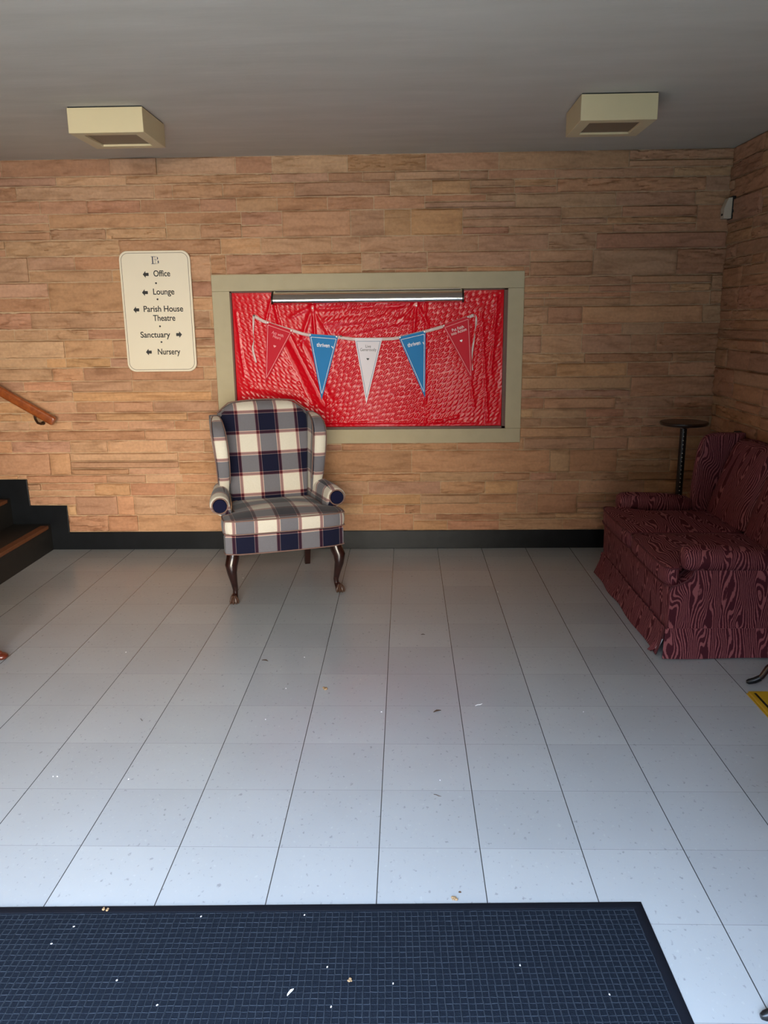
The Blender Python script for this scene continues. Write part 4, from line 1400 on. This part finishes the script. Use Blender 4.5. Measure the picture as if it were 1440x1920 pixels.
# loose pleat flap at the near corner with a white label
fp = [(1.288, 3.545, 0.135), (1.284, 3.56, 0.08), (1.262, 3.575, 0.03), (1.240, 3.580, 0.010)]
mb = MB()
rings = []
for i, (x, y, z) in enumerate(fp):
    w = (0.006, 0.014, 0.018, 0.010)[i]
    rings.append([(X(x + w * .6), Y(y - w), z), (X(x - w * .3), Y(y + w), z), (X(x - w * .3 - .003), Y(y + w), z + .002), (X(x + w * .6 - .003), Y(y - w), z + .003)])
o = mb.loft(rings).build('pleat_flap', M['moire'], sf); sofa_uv(o, 0.6)
mb = MB()
rings = [[(X(1.287), Y(3.533), 0.085), (X(1.280), Y(3.541), 0.085), (X(1.279), Y(3.540), 0.086), (X(1.286), Y(3.532), 0.086)], [(X(1.272), Y(3.547), 0.028), (X(1.262), Y(3.557), 0.030), (X(1.261), Y(3.556), 0.031), (X(1.271), Y(3.546), 0.029)]]
o = mb.loft(rings).build('care_tag', M['tag'], sf, smooth=False)
o['label'] = 'small white tag'

# ================================================================== PEDESTAL WITH ROUND TOP (behind the loveseat)
pt = thing('pedestal_stand', 'dark round-topped pedestal stand with studded post behind the loveseat', 'stand', (1.835, 5.06, 0))
MB().lathe([(0.001, 0.888), (0.130, 0.888), (0.142, 0.892), (0.147, 0.900), (0.147, 0.906), (0.142, 0.912), (0.12, 0.914), (0.001, 0.914)], 40).build('top', M['dark_top'], pt)
MB().lathe([(0.021, 0.02), (0.021, 0.878)], 20).build('post', M['post'], pt)
MB().lathe([(0.030, 0.870), (0.034, 0.876), (0.034, 0.888)], 20).build('collar', M['chrome'], pt)
MB().lathe([(0.15, 0.0), (0.15, 0.012), (0.13, 0.022), (0.03, 0.034), (0.022, 0.05)], 36).build('base', M['post'], pt)
for k in range(17):
    MB().ball((-0.004, -0.0215, 0.848 - 0.0268 * k), 0.0036, 5).build('stud', M['stud'], pt)

# ================================================================== SMALL WALL ITEMS
se = thing('motion_sensor', 'small off-white wedge-shaped sensor high in the right corner', 'sensor', (2.102, 5.30, 2.138))
pf = [(0.0, 0.0), (-0.050, 0.0), (-0.050, 0.062), (-0.028, 0.120), (0.0, 0.124)]
Vv = [(x * 1.0, y, z) for y in (-0.03, 0.03) for x, z in pf]
Ff = [(4, 3, 2, 1, 0), (5, 6, 7, 8, 9)] + [(i, (i + 1) % 5, (i + 1) % 5 + 5, i + 5) for i in range(5)]
o = fix_normals(mk('housing', Vv, Ff, M['plastic_white'], se, smooth=False))
mm = o.modifiers.new('bevel', 'BEVEL'); mm.width = 0.004; mm.segments = 2
box('sensor_eye', (-0.0515, -0.049), (-0.012, 0.012), (0.018, 0.030), M['dark_plastic'], se)
box('mounting_plate', (-0.004, 0.014), (-0.034, 0.034), (-0.004, 0.130), M['dark_plastic'], se)
wb = thing('wall_block', 'small dark block on the stone wall just above the loveseat back', 'block', (2.098, 4.84, 0.845))
box('block_body', (-0.020, 0.018), (-0.05, 0.05), (-0.04, 0.030), M['dark_plastic'], wb, bevel=0.004)
box('block_face', (-0.024, -0.020), (-0.04, 0.04), (-0.03, 0.020), M['post'], wb, bevel=0.001)

# ================================================================== SIDE CHAIR at left edge (mostly out of frame)
sd = thing('side_chair', 'red-brown wooden chair leg and pad foot entering at left edge', 'chair', (-2.063, 3.305, 0), -PI / 2 + 2 * PI / 2)
sd.rotation_euler = (0, 0, PI / 2)   # front faces +X
def pad_leg(px, py, sx):
    b = MB()
    h = 0.40
    path = [(px, py + 0.02, h), (px + sx * .004, py + 0.006, h - 0.05), (px + sx * .008, py - 0.012, h - 0.11), (px + sx * .006, py - 0.004, h * .52), (px, py + 0.012, h * .34), (px - sx * .002, py + 0.018, h * .2), (px, py + 0.008, h * .10), (px + sx * .004, py - 0.014, 0.030), (px + sx * .006, py - 0.032, 0.016)]
    b.tube([Vector(p) for p in path], [0.026, 0.028, 0.028, 0.021, 0.016, 0.013, 0.0135, 0.017, 0.012], 12)
    b.ball((px + sx * .004, py - 0.022, 0.0175), 0.0175, 8, (1.7, 1.9, 1.0))
    b.build('leg', M['red_wood'], sd)
# local: x right, y back (front is -y) ; rotated so that -y points to +X
for s in (-1, 1): pad_leg(s * 0.185 + 0.0, -0.195, s)
for s in (-1, 1): MB().tube([(s * 0.16, 0.20, 0.0), (s * 0.16, 0.18, 0.2), (s * 0.16, 0.18, 0.42), (s * 0.17, 0.24, 0.95)], [0.015, 0.018, 0.02, 0.015], 10).build('leg', M['red_wood'], sd)
MB().loft([[(x, y, z) for x, y in rrect(0.205, 0.20, 0.03)] for z in (0.37, 0.42)]).build('seat_frame', M['red_wood'], sd)
MB().loft([[(x * k, y * k, z) for x, y in rrect(0.20, 0.195, 0.05)] for z, k in ((0.42, 1), (0.45, 1.0), (0.465, .9))]).build('seat_pad', M['moire_dark'], sd)
MB().box((-0.155, 0.155), (0.225, 0.245), (0.88, 0.95)).build('top_rail', M['red_wood'], sd, bevel=0.006)
MB().box((-0.06, 0.06), (0.20, 0.212), (0.45, 0.885)).build('back_splat', M['red_wood'], sd, bevel=0.004)

# ================================================================== TRIPOD TABLES at the right edge
def tripod(label, loc, ang, name='tripod_table', R=0.30, height=0.60):
    r = thing(name, label, 'table', loc, ang)
    MB().lathe([(0.001, height - 0.022), (0.15, height - 0.022), (0.19, height - 0.014), (0.19, height - 0.004), (0.18, height), (0.001, height)], 36).build('table_top', M['mahogany'], r)
    MB().lathe([(0.028, 0.14), (0.036, 0.17), (0.030, 0.22), (0.020, 0.26), (0.034, 0.36), (0.022, 0.46), (0.018, 0.52), (0.05, height - 0.022)], 20).build('column', M['mahogany'], r)
    for k in range(3):
        a = PI + 2 * PI * k / 3
        c, s = math.cos(a), math.sin(a)
        path = [(0.02, 0.19), (0.07, 0.185), (0.13, 0.14), (0.19, 0.080), (R * 0.78, 0.040), (R * 0.86, 0.024)]
        lg = MB().tube([(x * c, x * s, z) for x, z in path], [0.020, 0.020, 0.017, 0.014, 0.012, 0.012], 10).build('leg', M['mahogany'], r)
        MB().tube([(x * c, x * s, z) for x, z in ((R * 0.80, 0.034), (R * 0.88, 0.020), (R * 0.97, 0.012), (R, 0.011))], [0.0135, 0.0135, 0.0115, 0.0065], 10).build('toe_cap', M['toe'], lg)
    return r
tripod('dark tripod table leg with black toe cap entering at right edge beside the loveseat', (1.824, 3.186, 0), -0.2, R=0.27)
tripod('dark brown toe of a tripod table at the bottom right corner', (1.175, 1.545, 0), 0.10, R=0.29)

# yellow folded floor sign lying flat
ys = thing('floor_sign', 'flat yellow panel with a black edge line lying at right edge', 'sign', (1.525, 3.14, 0))
box('panel', (0.0, 0.30), (-0.62, 0.0), (0.004, 0.016), M['yellow'], ys, bevel=0.003)
box('lower_panel', (-0.004, 0.304), (-0.625, 0.004), (0.0, 0.0045), M['yellow'], ys, bevel=0.001)
mb = MB()
mb.box((0.016, 0.026), (-0.60, -0.02), (0.0158, 0.0166)).box((0.26, 0.28), (-0.60, -0.02), (0.0158, 0.0166)).box((0.10, 0.28), (-0.028, -0.010), (0.0158, 0.0166))
mb.build('edge_stripe', M['ink'], ys, smooth=False)

# ================================================================== ENTRANCE MAT
mt = thing('entrance_mat', 'dark navy waffle entrance mat with a smooth rubber border', 'mat', (-0.167, 1.414, 0), 0.024)
mx, my = 0.902, 0.457
rb = MB()
def mring(ax, ay, z): return [(-ax, -ay, z), (ax, -ay, z), (ax, ay, z), (-ax, ay, z)]
rb.loft([mring(mx, my, 0.0), mring(mx, my, 0.002), mring(mx - 0.004, my - 0.004, 0.005), mring(mx - 0.028, my - 0.028, 0.006), mring(mx - 0.030, my - 0.030, 0.002)], cap=True)
rb.build('rubber_border', M['mat_edge'], mt)
box('pile_field', (-mx + 0.028, mx - 0.028), (-my + 0.028, my - 0.028), (0.002, 0.0052), M['mat_carpet'], mt)
rib = MB()
P = 0.0176
nx_, ny_ = int((2 * mx - 0.06) / P), int((2 * my - 0.06) / P)
rr = random.Random(3)
def rib_seg(x0, y0, x1, y1, w, h):
    dx, dy = x1 - x0, y1 - y0
    l = math.hypot(dx, dy)
    ax, ay = -dy / l * w, dx / l * w
    z0 = 0.005
    rib.add([(x0 + ax, y0 + ay, z0), (x0 - ax, y0 - ay, z0), (x1 - ax, y1 - ay, z0), (x1 + ax, y1 + ay, z0), (x0 + ax * .4, y0 + ay * .4, z0 + h), (x0 - ax * .4, y0 - ay * .4, z0 + h), (x1 - ax * .4, y1 - ay * .4, z0 + h), (x1 + ax * .4, y1 + ay * .4, z0 + h)],
            [(4, 5, 6, 7), (0, 4, 7, 3), (1, 2, 6, 5), (0, 1, 5, 4), (3, 7, 6, 2)])
for i in range(nx_ + 1):
    x = -nx_ * P / 2 + i * P
    for j in range(ny_):
        y = -ny_ * P / 2 + j * P
        rib_seg(x + rr.uniform(-.0009, .0009), y, x + rr.uniform(-.0009, .0009), y + P, 0.0017 * rr.uniform(.7, 1.2), 0.0028 * rr.uniform(.6, 1.1))
for j in range(ny_ + 1):
    y = -ny_ * P / 2 + j * P
    for i in range(nx_):
        x = -nx_ * P / 2 + i * P
        rib_seg(x, y + rr.uniform(-.0009, .0009), x + P, y + rr.uniform(-.0009, .0009), 0.0010 * rr.uniform(.5, 1.2), 0.0012 * rr.uniform(.3, 1.1))
rib.build('waffle_rib', M['mat_rib'], mt, smooth=False)

# ================================================================== LITTER ON THE FLOOR
def scrap(name, label, cat, x, y, z, kind, size, mat, ang=0.0, group=None):
    rq = random.Random(int(x * 1000) + int(y * 977))
    if kind == 'crumb':
        b = MB()
        for _ in range(5):
            b.ball((rq.uniform(-size, size) * .7, rq.uniform(-size, size) * .45, size * .3), size * rq.uniform(.25, .45), 5, (1, 1, .7))
    elif kind == 'bit':
        b = MB().loft([[(size * math.cos(a) * k * rq.uniform(.8, 1.1), size * .6 * math.sin(a) * k * rq.uniform(.8, 1.1), zz) for a in [2 * PI * q / 7 for q in range(7)]] for zz, k in ((0, 1), (size * .5, .8))])
    elif kind == 'twig':
        b = MB().tube([(-size, 0, size * .1), (-size * .3, size * .12, size * .12), (size * .4, -size * .04, size * .1), (size, size * .1, size * .1)], [size * .05, size * .08, size * .08, size * .04], 6)
    else:  # leaf or feather: curled blade
        rings = []
        for q in range(9):
            t = q / 8
            w = size * .33 * math.sin(PI * (0.06 + .9 * t)) * rq.uniform(.75, 1.1)
            xx = -size + 2 * size * t
            zc = size * .10 + size * .10 * math.sin(PI * t)
            rings.append([(xx, -w, zc + w * .35), (xx, 0, zc - .0006), (xx, w, zc + w * .35), (xx, 0, zc - .0016)])
        b = MB().loft(rings)
    o = b.build(name, mat, None)
    zmin = min(v.co.z for v in o.data.vertices)
    o.location = (x, y, z - zmin)
    o.rotation_euler = (0, 0, ang)
    return tag(o, label, cat, group)
scrap('leaf', 'curled brown leaf on the floor in front of the plaid chair', 'leaf', -0.581, 3.48, 0, 'leaf', 0.016, M['leaf'], -0.3)
scrap('crumb', 'crumbly tan crumb on the floor right of the brown leaf', 'crumb', -0.272, 3.185, 0, 'crumb', 0.016, M['crumb'])
scrap('leaf', 'dark ragged leaf scrap on the middle of the floor', 'leaf', 0.21, 2.984, 0, 'leaf', 0.018, M['leaf'], 0.5)
scrap('leaf', 'tiny dark leaf scrap on the floor between chair and loveseat', 'leaf', 0.169, 3.799, 0, 'leaf', 0.010, M['leaf'], 0.1)
scrap('splinter', 'thin white splinter on the floor right of the dark leaf scrap', 'splinter', 0.384, 3.04, 0, 'twig', 0.018, M['bit'], 0.5)
scrap('twig', 'thin dark twig on the floor in front of the mat', 'twig', 0.187, 2.391, 0, 'twig', 0.014, M['leaf'], -0.5)
scrap('twig', 'thin dark twig on the floor at left, near the mat', 'twig', -0.983, 2.906, 0, 'twig', 0.012, M['leaf'], -0.9)
scrap('crumb', 'pale tan crumb at the far edge of the mat', 'crumb', 0.211, 1.897, 0, 'crumb', 0.014, M['crumb'])
scrap('leaf', 'brown chip on the floor just beyond the mat', 'chip', 0.232, 1.926, 0, 'bit', 0.005, M['leaf'])
for x, y in ((-1.276, 3.579), (-0.44, 3.19), (-0.482, 2.913), (-1.165, 2.496), (-1.15, 2.496), (-0.891, 2.481), (-0.018, 2.978), (0.802, 2.982), (0.2, 2.483), (-0.40, 3.52), (0.62, 4.45), (-0.93, 4.72)):
    scrap('paper_bit', 'tiny white bit of litter lying on the tile floor', 'litter', x, y, 0, 'bit', 0.0034, M['bit'], x * 9, 'white bits on the tile floor')
ZM = 0.0075
scrap('feather', 'white feather-like scrap lying on the middle of the mat', 'feather', -0.193, 1.57, ZM, 'leaf', 0.012, M['bit'], 1.0)
scrap('crumb', 'tan crumb on the mat right of the white feather scrap', 'crumb', -0.055, 1.608, ZM, 'crumb', 0.008, M['crumb'])
scrap('crumb', 'brown crumb stuck in the mat along its far border', 'crumb', -0.735, 1.840, 0.0055, 'crumb', 0.011, M['crumb'])
for x, y in ((-0.113, 1.648), (-0.093, 1.531), (-0.796, 1.774), (-0.83, 1.714), (-0.468, 1.815), (-0.191, 1.824), (0.56, 1.575), (0.362, 1.66), (0.05, 1.60), (-0.62, 1.60), (-0.50, 1.53)):
    scrap('paper_bit', 'tiny white bit of litter lying on the dark mat', 'litter', x, y, ZM, 'bit', 0.0029, M['bit'], 1.3 + x, 'white bits on the dark mat')
